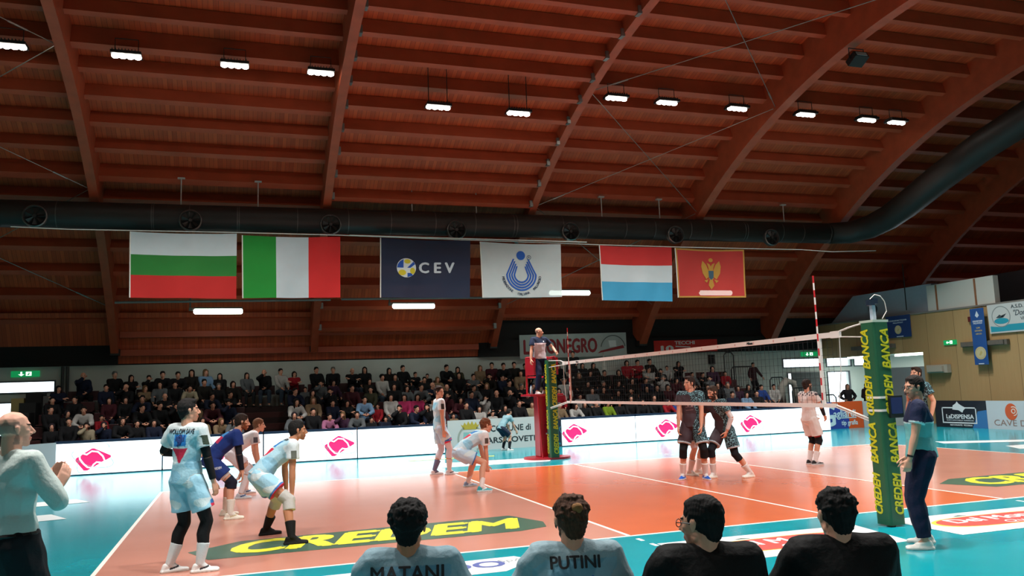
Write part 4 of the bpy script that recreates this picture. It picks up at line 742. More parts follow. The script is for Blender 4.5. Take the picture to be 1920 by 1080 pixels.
        post=(lambda p:p+V((math.sin(p.z*40+p.y*25),math.cos(p.z*33-p.x*20),0))*fold) if fold else None
        return blob(name,P,vox,3,mats or m or M_cloth,s.e,cf,matf,post)
    def sleeve_on(s,i,which,t0,t1,g,color,name,vox=.008,m=None):
        """a snug tube on one limb segment: which = thigh, shin, upper, fore"""
        k=s.k; a,b,ra,rb={'thigh':(s.hip[i],s.kn[i],.088*s.b,.056),'shin':(s.kn[i],s.an[i],.056,.036),'upper':(s.sh[i],s.el[i],.052,.038),'fore':(s.el[i],s.wr[i],.041,.027)}[which]
        p,q=a.lerp(b,t0),a.lerp(b,t1); r1,r2=(ra+(rb-ra)*t0+g)*k,(ra+(rb-ra)*t1+g)*k; P=[]
        if which=='shin': mid=a.lerp(b,min(max(.3,t0),t1))-s.fd[i]*.018*k; P=[s.ring2(p,q,r1)+E_(mid,(.058+g)*k if t0<.35 else r1)] if t0<.3 else []; P.append((E_(mid,(.058+g)*k) if t0<.35 else s.ring2(p,q,r1))+s.ring2(q,p,r2))
        else: P=[s.ring2(p,q,r1)+s.ring2(q,p,r2)]
        c=srgb(color); return blob(name,P,vox,2,m or M_cloth,s.e,lambda v:c)
    def tights(s,i,t0,t1,color,name='tights',g=.009):
        k=s.k; c=srgb(color); r0=(.088*s.b+(.056-.088*s.b)*t0+g)*k; mid=s.kn[i].lerp(s.an[i],.3)-s.fd[i]*.018*k; rm=(.058+g)*k; r1=(.058+(.036-.058)*max(0,(t1-.3)/.7)+g)*k
        P=[s.ring2(s.hip[i].lerp(s.kn[i],t0),s.kn[i],r0)+E_(s.kn[i],(.056+g)*k),E_(s.kn[i],(.056+g)*k)+E_(mid,rm),E_(mid,rm)+s.ring2(s.kn[i].lerp(s.an[i],t1),s.kn[i],r1)]
        return blob(name,P,.008,3,M_cloth,s.e,lambda v:c)
    def ring2(s,a,b,r): return RING(a,r,r,basis((b-a).normalized(),V((.3,1,.2))))
    def knee_pad(s,i,color,g=.012,long=.55):
        k=s.k; c=srgb(color); P=[s.ring2(s.hip[i].lerp(s.kn[i],1-.28*long*1.2),s.kn[i],(.064+g)*k)+E_(s.kn[i],(.058+g)*k),E_(s.kn[i],(.058+g)*k)+s.ring2(s.kn[i].lerp(s.an[i],.32*long*1.2),s.kn[i],(.056+g)*k),E_(s.kn[i]+s.fd[i]*.012,(.055+g)*k)]
        return blob('knee_pad',P,.008,2,M_cloth,s.e,lambda v:c)
    def sock(s,i,color,h=.45,g=.007):
        k=s.k; c=srgb(color); t=1-h; a=s.kn[i].lerp(s.an[i],t); r=.056+(.036-.056)*t+.012*(h>.4)+g
        return blob('sock',[s.ring2(a,s.an[i],r*k)+E_(s.an[i],(.037+g)*k),E_(s.an[i],(.037+g)*k)+E_(s.an[i]+s.fd[i]*.05*k-V((0,0,.03*k)),.034*k)],.008,2,M_cloth,s.e,lambda v:c)
    def shoe(s,i,color,sole='#e8e4da',acc=None,low=True):
        k=s.k; f=s.fd[i]; r=V((f.y,-f.x,0)); pi_=s.fpi[i]; f3=(f-V((0,0,pi_*1.0))).normalized() if pi_ else f; u=r.cross(f3); o=s.an[i]-u*.085*k; M=Matrix((r,f3,u)).transposed(); q=lambda x,y,z:o+M@V((x*k,y*k,z*k))
        P=[E_(q(0,-.045,.03),(.034*k,.04*k,.03*k),M)+E_(q(0,.07,.03),(.043*k,.04*k,.03*k),M),E_(q(0,.07,.028),(.046*k,.05*k,.028*k),M)+E_(q(.006*(1-2*i),.155,.022),(.036*k,.04*k,.022*k),M),E_(q(0,-.02,.075),(.038*k,.05*k,.025*k),M)+E_(q(0,.06,.045),(.036*k,.05*k,.03*k),M)+E_(q(0,-.045,.035),(.034*k,.038*k,.03*k),M)]
        P.append([q(x*sx,y,z) for (x,y) in ((-.036,-.08),(.036,-.08),(.048,.08),(-.048,.08),(.034,.18),(-.034,.18),(0,.195),(0,-.095)) for sx in (1,) for z in (0,.024)])
        c1,c2=srgb(color),srgb(sole); c3=srgb(acc) if acc else c1
        def cf(p):
            w=M.transposed()@(p-o)/k
            if w.z<.024: return c2
            if acc and .0<w.y<.09 and abs(w.z-.05-.25*(w.y-.04))<.010: return c3
            return c1
        return blob('shoe',P,.007,2,M_cloth,s.e,cf)
    def glasses(s,color='#141414'):
        b=MB(); h=s.hh
        for x in (-1,1):
            b.tube([h(x*.033+.022*math.cos(t),.097,.008+.018*math.sin(t)) for t in [2*math.pi*j/16 for j in range(17)]],.0022*s.hk,5,False); b.tube([h(x*.054,.095,.012),h(x*.078,.05,.014),h(x*.083,.0,.012)],.0022*s.hk,5)
        b.tube([h(-.012,.098,.012),h(0,.101,.016),h(.012,.098,.012)],.0022*s.hk,5); return b.build('glasses',mat('glasses_frame',color,.3),s.e)
    def print_on(s,ob,txt,size,o,right,up,color,width=None,bold=.03,name='lettering',polys=None,reach=.4,lift=.004):
        """letters or shapes laid on a garment: o is a point in front of it, drawn along right/up, pressed against the cloth"""
        M=frame(o,right,up); n=M.to_3x3().col[2]; me=text_mesh(txt,size,width=width,bold=bold,ext=0) if txt else flat(polys); me.transform(M)
        bm=bmesh.new(); bm.from_mesh(me); bmesh.ops.triangulate(bm,faces=bm.faces[:])
        for _ in range(4):
            L=[e for e in bm.edges if e.calc_length()>.018]
            if not L: break
            bmesh.ops.subdivide_edges(bm,edges=L,cuts=1); bmesh.ops.triangulate(bm,faces=bm.faces[:])
        dg=bpy.context.evaluated_depsgraph_get(); t=BVHTree.FromPolygons([v.co for v in ob.data.vertices],[tuple(p.vertices) for p in ob.data.polygons]); dead=[]
        for v in bm.verts:
            h=t.ray_cast(v.co+n*.1,-n,reach+.2)
            if h[0] is None: dead.append(v)
            else: v.co=h[0]+n*(lift+max(0,(v.co-V(o)).dot(n)))
        if dead: bmesh.ops.delete(bm,geom=dead,context='VERTS')
        bm.to_mesh(me); bm.free(); return link(name,me,mat('print_'+color[1:],color,.7),ob)
def col_light(P,patch=True,base='#a9cfdd',pale='#d3dde0',mid='#8fc0d6',sign=1,dark=None):
    """pale blue jersey, whiter shoulders, blue and red marks on the back"""
    cb,cp,cm,bl,rd,nv=map(srgb,(base,pale,mid,'#2479c4','#cf2c49','#1c3260'))
    def f(p):
        x,y,z=P.tc(p)
        if patch and y<-.02:
            if .075>abs(x) and -.02<z<.10 : return bl if not(abs(x)<.012 or abs(abs(x)-.05)<.006 and z>.03) else nv
            if abs(x)<.085*(z+.19)/.15+.01 and -.19<z<-.04: return rd
        if z>.14 or abs(x)>.21: return cp
        t=math.sin(x*14+z*9+math.sin(z*23))+math.sin(z*17-x*8)
        return cm if t>.7 else (cp if t<-1.1 else cb)
    return f
def shorts_light(P,base='#9cc9dc'):
    cb,cw,bl,rd=map(srgb,(base,'#cfdde0','#2c6fb0','#cf2c49'))
    def f(p):
        q=p-P.pel; t=math.sin(p.x*20+p.z*13)+math.sin(p.z*27-p.y*12)
        for i in (0,1):
            d=P.kn[i]-P.hip[i]; u=(p-P.hip[i]).dot(d)/d.dot(d)
            if u>.55 and (p-P.hip[i]).dot(P.Mp.col[1])>.05: 
                return rd if u>.6 else bl
        return cw if t>1.2 else cb
    return f
grip='#e6e6e2'
# --- home team ---
p=Person('volleyball_player','person seen from behind in pale blue jersey, black arm sleeves and black tights',(-8.06,.42,0),-38,H=1.86,pel=(0,0,.995),feet=((-.17,-.05,0,-42),(.17,.02,0,-48)),wr=((-.2,.26,1.22),(.30,.10,.86)),poles=((-1,-.4,-.6),(.6,-1,0)),look=(-42,2),twist=0,curl=(.5,.4),palm=((.5,0,.3),None))
p.body('fair',stub='#a5705c'); p.hair('#191514','side')
j=p.top(col_light(p),sleeve=.62,g=.02); p.legs(.72,colf=shorts_light(p),g=.024)
for i in (0,1):
    p.sleeve_on(i,'upper',.55,1.0,.006,'#0d0f13','arm_sleeve'); p.sleeve_on(i,'fore',0,.88,.006,'#0d0f13','arm_sleeve'); p.tights(i,.5,.55,'#0b0b0e'); p.sock(i,'#d5dbdc',.5); p.shoe(i,'#e4e6e4','#d9d9d4','#2b2b30')
bk=p.ch-p.Mc.col[1]*.3+p.up*.135; p.print_on(j,'WOLLOM SAVE',.075,bk,p.Mc.col[0],p.up,'#16202c',width=.34); p.print_on(j,'9',.17,p.ch-p.Mc.col[1]*.3+p.up*.03,p.Mc.col[0],p.up,'#12306a',bold=.04)
p.print_on(j,None,0,p.sh[1].lerp(p.el[1],.36)+V((.2,-.03,0)),V((-.15,1,0)),p.up,'#2b3a2a',name='sleeve_badge',polys=[[(-.03,-.05),(.03,-.05),(.03,.05),(-.03,.05)]],reach=.1)
p=Person('volleyball_player','person in dark blue jersey bending forward, hands on thighs',(-7.68,4.45,0),-86,H=1.9,pel=(0,-.25,.90),sp=(0,.74,.67),lean=.75,feet=((-.26,-.02,0,6),(.24,.02,0,-4)),wr=((-.2,.2,.68),(.2,.2,.66)),poles=((-1,-.3,.2),(1,-.4,.3)),wd=((0,-.1,-1),(0,0,-1)),look=(-4,-6),curl=.5,palm=((0,-1,0),(0,-1,0)))
p.body('fair',beard='#7a4125'); p.hair('#2b1d16','short')
nb,lb2,rd2=srgb('#1b3276'),srgb('#3486c6'),srgb('#c42a55')
def f(q):
    x,y,z=p.tc(q)
    if y<0 and abs(x)<.11: 
        if -.02<z<.09: return lb2
        if -.14<z<-.02: return rd2
    return nb
j=p.top(f,sleeve=.55,g=.02); s=p.legs(.66,'#1b3276',g=.024)
p.print_on(s,'CREDEM',.05,p.hip[1].lerp(p.kn[1],.3)+V((.35,0,0)),V((0,1,.15)),V((0,-.15,1)),'#d9dde6',width=.13); p.print_on(j,'LUCCONI',.06,p.ch-p.Mc.col[1]*.35+p.up*.14,p.Mc.col[0],p.up,'#d9dde6',width=.26)
for i in (0,1):
    p.sleeve_on(i,'thigh',.5,.74,.012,'#ded9d6','undershorts'); p.knee_pad(i,'#12182a'); p.sock(i,'#e2ded2',.45); p.shoe(i,'#ece6d6','#e9e2cf','#c8b890')
p.sleeve_on(1,'upper',.45,1,.006,'#11131f','arm_sleeve'); p.sleeve_on(1,'fore',0,.85,.006,'#11131f','arm_sleeve')
p=Person('volleyball_player','person in white jersey bending forward behind the dark blue player, reddish hair',(-7.42,7.2,0),-86,H=1.86,pel=(0,-.22,.80),sp=(0,.8,.6),lean=.75,feet=((-.38,.05,0,6),(.36,-.1,0,-4)),wr=((-.2,.24,.58),(.2,.24,.55)),poles=((-1,-.3,.2),(1,-.4,.3)),wd=((0,-.1,-1),(0,0,-1)),look=(-4,-4),curl=.5,palm=((0,-1,0),(0,-1,0)))
p.body('fair'); p.hair('#6b4630','short'); j=p.top(color='#d9d3d6',sleeve=.55,g=.02); p.legs(.66,'#dcd3d8',g=.024); p.print_on(j,None,0,p.sh[1].lerp(p.el[1],.3)+V((.25,0,0)),V((0,1,0)),V((0,0,1)),'#4a4650',name='sleeve_badge',polys=[[(-.04,-.05),(.04,-.05),(.04,.05),(-.04,.05)]])
for i in (0,1): p.knee_pad(i,'#e0d6da'); p.sleeve_on(i,'shin',.3,1,.007,'#e4dde0','white_legging'); p.shoe(i,'#c9d2dc','#e8e8e8','#2c4e86')
p=Person('volleyball_player','person in pale blue jersey bending forward, grey knee pads and black shoes',(-7.0,1.95,0),-84,H=1.92,pel=(0,-.26,.84),sp=(0,.77,.64),lean=.75,feet=((-.50,-.12,0,4),(.42,.06,0,-8)),wr=((-.24,.10,.62),(.22,.10,.58)),poles=((-1,-.3,.2),(1,-.4,.3)),wd=((0,.1,-1),(0,.15,-1)),look=(-8,-2),curl=.5,palm=((0,-1,0),(0,-1,0)))
p.body('tan',stub='#6b4636'); p.hair('#14110f','short'); j=p.top(col_light(p),sleeve=.55,g=.02); s=p.legs(.62,colf=shorts_light(p),g=.028); p.print_on(j,'GAGGINI',.06,p.ch-p.Mc.col[1]*.35+p.up*.15,p.Mc.col[0],p.up,'#16202c',width=.24)
p.print_on(j,None,0,p.sh[1].lerp(p.el[1],.36)+V((.25,0,0)),V((0,1,0)),V((0,0,1)),'#5c6158',name='sleeve_badge',polys=[[(-.035,-.05),(.035,-.05),(.035,.05),(-.035,.05)]])
for i in (0,1): p.knee_pad(i,'#b5b3ae',g=.016,long=.75); p.sock(i,'#0d0c0e',.42); p.shoe(i,'#0b0b0c','#131313')
p=Person('volleyball_player','tall person in pale kit standing upright left of the crest board',(-3.3,8.68,0),-88,H=1.97,feet=((-.1,-.12,0,4),(.12,.16,0,-2)),wr=((-.24,-.02,.95),(.26,.02,.95)),look=(-58,0),curl=.45)
p.body('fair'); p.hair('#2b1b15','messy'); j=p.top(col_light(p,False,'#b4cfda','#dcdde0'),sleeve=.55,g=.02); p.legs(.7,colf=shorts_light(p,'#bccfe0'),g=.024); p.print_on(j,None,0,p.sh[1].lerp(p.el[1],.3)+V((.25,0,0)),V((0,1,0)),V((0,0,1)),'#2b2a26',name='sleeve_badge',polys=[[(-.035,-.06),(.035,-.06),(.035,.06),(-.035,.06)]])
for i in (0,1): p.tights(i,.5,.45,'#d8cdd4'); p.sock(i,'#6e6a85' if i==0 else '#dcc8c4',.5); p.shoe(i,'#e2d8da','#e5dfe0','#55505a')
p=Person('volleyball_player','person in pale jersey crouching low with teal shoe before the crest board',(-3.36,5.66,0),-86,H=1.88,pel=(0,-.27,.70),sp=(0,.86,.50),lean=.7,feet=((-.48,.02,0,4),(.40,-.02,0,-6)),kp=((-.15,1,0),(.15,1,0)),wr=((-.08,.24,.42),(.08,.22,.42)),poles=((-1,-.4,.3),(1,-.4,.3)),look=(-6,-8),curl=.6)
p.body('fair'); p.hair('#6e3d25','messy'); j=p.top(col_light(p,True,'#bcd3dd','#dfe0e2'),sleeve=.6,g=.022); p.legs(.6,colf=shorts_light(p,'#b9d0e2'),g=.028); p.print_on(j,None,0,p.sh[1].lerp(p.el[1],.36)+V((.25,0,0)),V((0,1,0)),V((0,0,1)),'#4c4038',name='sleeve_badge',polys=[[(-.035,-.05),(.035,-.05),(.035,.05),(-.035,.05)]])
for i in (0,1): p.sock(i,'#e6d8d4',.35); p.shoe(i,'#3fa3ad' if i==1 else '#8a9bb5','#d5e0e0','#e8f0f0')
# --- away team ---
sq=squiggle('teal_squiggle_cloth','#16282f','#7fb4c0'); plum=mat('plum_jersey_cloth','#3d2b33',.75,noise=.15,scale=6); hemw=mat('pale_hem_cloth','#aeb9bf',.75)
def away(name_label,loc,rz,mf=None,**k):
    q=Person('volleyball_player',name_label,loc,rz,**k)
    def f(c):
        x,y,z=q.tc(c); 
        if abs(x)>.19 and z<.02 : return 0 if y>-.02 or 1 else 0
        return 0 if (x<-.05+.05*math.sin(z*9) or z>.15 or y<-.03) else 1
    def g(c):
        for i in (0,1):
            d=q.kn[i]-q.hip[i]; u=(c-q.hip[i]).dot(d)/d.dot(d)
            if u>.70 and (c-q.hip[i]).cross(d.normalized()).length<.15: return 2
        return 1 if (c-q.pel).dot(q.Mp.col[0])>-.03 and (c-q.pel).dot(q.Mp.col[1])>-.02 else 0
    j=q.top(None,sleeve=.55,g=.02,mats=[sq,plum,hemw],matf=f); s=q.legs(.76,g=.026,mats=[sq,plum,hemw],matf=g); return q,j,s
q,j,s=away('person in plum and teal patterned kit with bright blue shoes behind the net',(.72,4.72,0),140,H=1.97,feet=((-.2,.02,0,30),(.22,.05,0,-6)),wr=((-.2,.18,.98),(.24,.16,.92)),poles=((-1,-.6,0),(1,-.6,0)),look=(-38,2),curl=.5)
q.body('fair',stub='#b5856e'); q.hair('#2a1a14','side')
for i in (0,1): q.knee_pad(i,'#0b0b0e',long=.85); q.sock(i,'#dfd5d0',.45); q.shoe(i,'#1f58b8','#dfe6f2','#c8d6f0')
q.print_on(j,'14',.12,q.ch+q.Mc.col[1]*.3-q.up*.02,-q.Mc.col[0],q.up,'#a58a8e',width=.1)
for z in (.0,-.06,-.12): q.print_on(j,None,0,q.ch+q.Mc.col[1]*.3+q.up*z,-q.Mc.col[0],q.up,'#8a7378',name='printed_bar',polys=[[(-.08,-.012),(.06,-.004),(.06,.004),(-.08,-.004)]])
q,j,s=away('person in plum and teal patterned kit leaning forward with a white arm sleeve',(1.36,4.68,0),108,H=1.9,pel=(-.08,.05,.93),sp=(.04,.42,.9),lean=.5,feet=((-.40,-.24,0,-10),(.07,.26,0,4)),wr=((-.26,.2,.88),(.22,.3,.9)),poles=((-1,-.6,0),(1,-.6,0)),look=(-4,-10),curl=.5)
q.body('fair',beard='#3a2418'); q.hair('#3a281d','short'); q.sleeve_on(0,'upper',.5,1,.007,'#d5cfcf','arm_sleeve'); q.sleeve_on(0,'fore',0,.85,.007,'#d5cfcf','arm_sleeve')
for i in (0,1): q.knee_pad(i,'#0d1119',long=.8); q.sock(i,'#ded6d2',.42); q.shoe(i,'#e0dcd2','#e8d8c8')
q,j,s=away('person in patterned kit mostly hidden behind two others at the net',(1.08,5.35,0),205,H=1.9,feet=((-.14,0,0,5),(.14,0,0,-5)),look=(10,0)); q.body('fair'); q.hair('#1d1512','short')
for i in (0,1): q.sleeve_on(i,'thigh',.7,1,.008,'#d8c8c8','tights'); q.sock(i,'#dccdc8',.5); q.shoe(i,'#d8c8b8')
p=Person('volleyball_player','person in all white kit with black knee pads and black shoes',(4.1,5.6,0),-80,H=1.83,feet=((-.1,.02,0,-8),(.1,-.03,0,-14)),wr=((-.16,.3,1.02),(.17,.28,1.0)),poles=((-1,-.5,-.2),(1,-.5,-.2)),look=(-6,2),curl=.5)
p.body('fair',beard='#3a2820'); p.hair('#2a1b15','short'); wc,wd_=srgb('#dcd0cc'),srgb('#4a4650')
j=p.top(lambda c:(wd_ if (p.tc(c)[2]>.12 and math.sin(p.tc(c)[0]*85)*math.sin(p.tc(c)[2]*60+p.tc(c)[0]*20)>.25) else wc),sleeve=.55,g=.02); s=p.legs(.74,'#dcd0cc',g=.028); p.print_on(j,'1',.1,p.ch-p.Mc.col[1]*.3-p.Mc.col[0]*.08-p.up*.02,p.Mc.col[0],p.up,'#3a3438')
for i in (0,1): p.sleeve_on(i,'thigh',.7,.82,.016,'#8e2026','red_hem'); p.knee_pad(i,'#0d1016'); p.sock(i,'#e2d8d6',.45); p.shoe(i,'#2a2628','#d8d2d2','#b8b4b8'); p.sleeve_on(i,'fore',0,.8,.006,'#1a1c26','arm_sleeve')
q,j,s=away('tall person in patterned kit partly hidden behind the official in glasses',(5.08,3.55,0),95,H=2.0,feet=((-.14,.05,0,5),(.1,-.1,0,0)),look=(4,8)); q.body('fair'); q.hair('#2c1d16','side')
for i in (0,1): q.sock(i,'#e0dcda',.4); q.shoe(i,'#e0dcda')
# --- officials ---
p=Person('official','person with glasses in navy and turquoise polo beside the near net post',(-.5,-2.1,0),50,H=1.84,build=1.16,pel=(0,-.02,.985),feet=((-.19,.04,0,12),(.19,.0,0,0)),wr=((-.27,.14,.86),(.2,.12,.9)),poles=((-.6,-1,0),(.6,-1,0)),look=(30,-6),curl=.6)
p.body('fair',stub='#9a6a58'); p.hair('#1c1411','short'); p.glasses(); nv,tq_,wt=srgb('#141c3a'),srgb('#6db3b4'),srgb('#c5d8da')
def f(c):
    x,y,z=p.tc(c); 
    if abs(x)>.205: return wt if (c-p.sh[0 if x<0 else 1]).length>.185*p.k else nv
    return nv if z>-.02 else (wt if z>-.035 else tq_)
j=p.top(f,sleeve=.6,g=.022,low=.04); t=p.legs(1.92,'#0e1430',g=.038,name='trousers'); p.print_on(j,'FIPAV',.045,p.ch-p.Mc.col[1]*.35+p.up*.10,p.Mc.col[0],p.up,'#c8d2dc'); p.print_on(j,None,0,p.ch-p.Mc.col[1]*.35+p.up*.145,p.Mc.col[0],p.up,'#c8d2dc',name='back_emblem',polys=[ellipse(0,0,.022,.026,12)])
for i in (0,1): p.shoe(i,'#e4e2da','#e0ded6')
b=MB(); w=p.wr[0]; b.tube([w+(p.el[0]-w).normalized()*.03,w+(p.el[0]-w).normalized()*.05],.034*p.k,12); b.build('wrist_watch',mat('black_metal','#0c0c0d',.5),p.e)
p=Person('referee','person in navy and white polo standing on the red referee stand',(-.08,10.85,1.655),190,H=1.76,build=1.1,feet=((-.1,.02,0,20),(.11,.02,0,-5)),wr=((-.38,.22,1.07),(.34,.12,.80)),poles=((-1,-.6,-.4),(1,-.3,0)),look=(52,0),curl=.5)
p.body('fair',stub='#a88270',scalp='#5c4f48'); nv2,pk=srgb('#16233f'),srgb('#d5c3ca')
def f(c):
    x,y,z=p.tc(c); return nv2 if (z>.05 or abs(x)>.2 or y<0) else pk
j=p.top(f,sleeve=.6,g=.022,low=.02); p.legs(1.93,'#141b3c',g=.024,name='trousers'); p.print_on(j,None,0,p.ch+p.Mc.col[1]*.35+p.up*.09-p.Mc.col[0]*.08,-p.Mc.col[0],p.up,'#c8d2dc',name='chest_badge',polys=[ellipse(0,0,.018,.018,10)])
for i in (0,1): p.shoe(i,'#e0d8d8','#e0d8d8')
# --- clapping man ---
p=Person('coach','bald person in white shirt and black trousers clapping by the left edge',(-8.93,-3.15,0),-42,H=1.83,build=1.12,feet=((-.16,0,0,8),(.16,0,0,-6)),wr=((.0,.27,1.30),(.1,.27,1.28)),poles=((-1,-.2,-.8),(1,-.3,-.8)),wd=((.22,.45,.9),(.02,.45,.9)),look=(-22,4),curl=(.15,.2),palm=((1,-.3,0),(-1,.3,0)))
p.body('pale',stub='#a88478',scalp='#6a605c',vox=.006); p.top(color='#b9c6c2',sleeve=1.35,g=.022,low=-.04,fold=.006,name='shirt'); p.legs(1.94,'#0b0d14',g=.05,high=.1,name='trousers')
for i in (0,1): p.shoe(i,'#141212','#141212')
b=MB(); M=p.Mp; b.tube([p.pel+p.pup*.05+M@V((.2*math.cos(t),.145*math.sin(t),0)) for t in [2*math.pi*k/24 for k in range(25)]],.017,6,False); b.build('belt',mat('black_metal','#0c0c0d',.5),p.e)
# --- seated people in front of the camera, on chairs ---
chm=mat('grey_chair_plastic','#4a4d50',.5)
def chair(x,y,rz,lb):
    e=empty('chair',(x,y,0),lb,'chair','chairs along the near sideline',math.radians(rz)); b=MB(); b.box((-.22,-.2,.40),(.22,.24,.43)); b.build('seat',chm,e,bevel=.01); b=MB(); b.box((-.2,-.26,.55),(.2,-.23,.80)); b.build('backrest',chm,e,bevel=.01)
    for sx in (-1,1):
        for y0,y1 in ((-.24,-.2),(.22,.2)): b=MB(); b.tube([(sx*.2,y0,0),(sx*.2,y1,.41)]+([(sx*.2,-.245,.80)] if y0<0 else []),.012,6); b.build('leg',chm,e)
def seated(name,label,px,k_,rz,H,look,hands=((-.17,.36,.62),(.17,.36,.62)),build=1.0,sp=(0,.12,1),**kw):
    c=V(CP)+(f_+(px-960)/FPX*r_-(950-540)/FPX*u_)*k_; chair(c.x,c.y,rz,'grey plastic chair under the '+kw.pop('who'))
    return Person(name,label,(c.x,c.y,0),rz,H=H,pel=(0,-.06,.48),sp=sp,lean=.5,feet=((-.15,.46,0,6),(.15,.46,0,-6)),wr=hands,poles=((-1,-.6,-.3),(1,-.6,-.3)),look=look,curl=.4,build=build,neck=.025,**kw)
p=seated('volleyball_player','person with curly black hair and pale blue jersey seated with back turned',765,4.15,-16,1.84,(-4,2),build=1.05,who='curly-haired player')
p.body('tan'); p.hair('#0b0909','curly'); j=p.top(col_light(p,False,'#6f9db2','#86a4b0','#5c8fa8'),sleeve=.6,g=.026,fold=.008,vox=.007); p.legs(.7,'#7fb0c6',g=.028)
for i in (0,1): p.sock(i,'#d8dcdc'); p.shoe(i,'#dcdcdc')
p.print_on(j,'MATANI',.1,p.ch-p.Mc.col[1]*.35+p.up*.105,p.Mc.col[0],p.up,'#15161c',width=.36,bold=.02); p.print_on(j,'6',.22,p.ch-p.Mc.col[1]*.35-p.up*.09,p.Mc.col[0],p.up,'#1c4fb0',bold=.05)
p=seated('volleyball_player','bearded person with tied brown hair and pale blue jersey, seated, back turned',1070,4.2,-16,1.82,(14,0),build=1.0,who='bearded player with tied hair')
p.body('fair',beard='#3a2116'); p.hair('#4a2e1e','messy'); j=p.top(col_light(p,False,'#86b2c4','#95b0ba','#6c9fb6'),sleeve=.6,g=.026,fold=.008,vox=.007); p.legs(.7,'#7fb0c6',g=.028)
h=p.hh; blob('hair_knot',[E_(h(.0,-.105,.075),(.03,.025,.03)),E_(h(-.02,-.1,.06),(.016,.012,.04)),E_(h(.02,-.1,.06),(.016,.012,.04))],.006,2,M_cloth,p.e,lambda c:srgb('#8a6238'))
for i in (0,1): p.sock(i,'#d8dcdc'); p.shoe(i,'#dcdcdc')
p.print_on(j,'PUTINI',.085,p.ch-p.Mc.col[1]*.35+p.up*.125,p.Mc.col[0],p.up,'#15161c',width=.25,bold=.03); p.print_on(j,'14',.22,p.ch-p.Mc.col[1]*.35-p.up*.03,p.Mc.col[0],p.up,'#2259c8',bold=.05)
p=seated('team_official','person in black suit with glasses seated with back turned, head turned left',1318,3.95,-16,1.84,(46,-4),build=1.12,who='suited man with glasses')
p.body('fair',stub='#8f6450'); p.hair('#100c0b','short'); p.glasses('#1b1b1c'); p.top(color='#030304',sleeve=1.9,g=.034,fold=.005,name='suit_jacket',vox=.008); p.legs(1.9,'#08090c',g=.028,name='trousers')
blob('shirt_collar',[RING(p.nb+p.up*.0,.068,.064,p.Mc)+RING(p.nb+p.up*.035,.062,.06,p.Mc)],.006,1,M_cloth,p.e,lambda c:srgb('#9a9a9c'))
for i in (0,1): p.shoe(i,'#0b0b0b','#0b0b0b')
p=seated('team_official','rightmost seated person, black suit, no glasses, thick dark hair',1567,4.05,-16,1.84,(10,0),build=1.18,who='suited man with longer hair')
p.body('fair'); p.hair('#0d0a09','messy'); p.top(color='#030304',sleeve=1.9,g=.034,fold=.005,name='suit_jacket',vox=.008); p.legs(1.9,'#08090c',g=.028,name='trousers')
for i in (0,1): p.shoe(i,'#0b0b0b','#0b0b0b')
# --- others standing round the hall ---
p=Person('ball_boy','child in light blue shirt bending forward in front of the crest board',(.02,14.3,0),-70,H=1.45,pel=(0,-.15,.68),sp=(0,.7,.7),feet=((-.14,.0,0,5),(.14,.02,0,-5)),wr=((-.16,.3,.52),(.16,.3,.52)),look=(0,-5)); p.body('fair',vox=.008); p.hair('#1d1613','short'); p.top(color='#7fa3ad',sleeve=.6); p.legs(.8,'#1a2438')
for i in (0,1): p.sock(i,'#10161f',.6); p.shoe(i,'#c8ccce')
def bystander(label,loc,rz,H,topc,legc,hair,hc,wr=None,**k):
    p=Person('bystander',label,loc,rz,H=H,wr=wr,feet=((-.12,0,0,8),(.12,0,0,-8)),**k); p.body('fair',vox=.009); p.hair(hc,hair,vox=.009); p.top(color=topc,sleeve=1.9,g=.03,vox=.012,name='jacket'); p.legs(1.9,legc,g=.02,name='trousers',vox=.012)
    for i in (0,1): p.shoe(i,'#1a1a1a')
    return p
bystander('person with long fair hair, hands on hips, before the bright glass doors',(15.35,17.6,0),165,1.56,'#1c1a1c','#1c1a1c','long','#6a5544',wr=((-.17,.06,.92),(.17,.06,.92)),poles=((-1,-.5,0),(1,-.5,0)))
bystander('person in a hooded dark jacket standing beside the glass doors',(16.2,17.5,0),175,1.58,'#1e1012','#17161a','hood','#130f10',wr=((-.12,.2,.95),(.12,.2,.95)))
p=bystander('boy in dark red top standing on the side steps, hand on railing',(12.75,20.05,1.15),185,1.42,'#2d0f16','#0c0b0e','short','#0e0b0b',wr=((-.36,.12,.78),(.24,.08,.74)))
bystander('person in red behind the white board with the orange emblem',(16.25,10.02,0),110,1.72,'#8e1418','#15151a','short','#151210')
# ---------- spectators ----------
def P_(nm,**k): 
    q=Person('spectator','x',(0,0,0),0,H=1.7,pel=(0,-.02,.50),feet=((-.14,.36,0,8),(.14,.36,0,-8)),**k); return q
protos=[]
specs=[dict(sp=(0,-.02,1),lean=.3,wr=((-.12,.34,.60),(.12,.34,.60)),poles=((-1,-.6,-.3),(1,-.6,-.3)),look=(0,0)),
 dict(sp=(0,.42,.9),lean=.4,wr=((-.07,.50,.66),(.07,.50,.66)),poles=((-1,-.2,-.3),(1,-.2,-.3)),look=(8,-2)),
 dict(sp=(0,.2,1),lean=.3,wr=((-.02,.34,.62),(.04,.22,1.08)),poles=((-1,-.4,-.4),(1,.2,-.8)),look=(-14,-2)),
 dict(sp=(0,.02,1),lean=.3,wr=((.14,.26,.88),(-.14,.24,.84)),poles=((-1,-.1,-.6),(1,-.1,-.6)),look=(16,0))]
HS=['short','ring','long','curly','hood','bob']; hair_me={}
def asobj(o): o.data.materials.clear(); o.data.materials.append(M_obj); return o
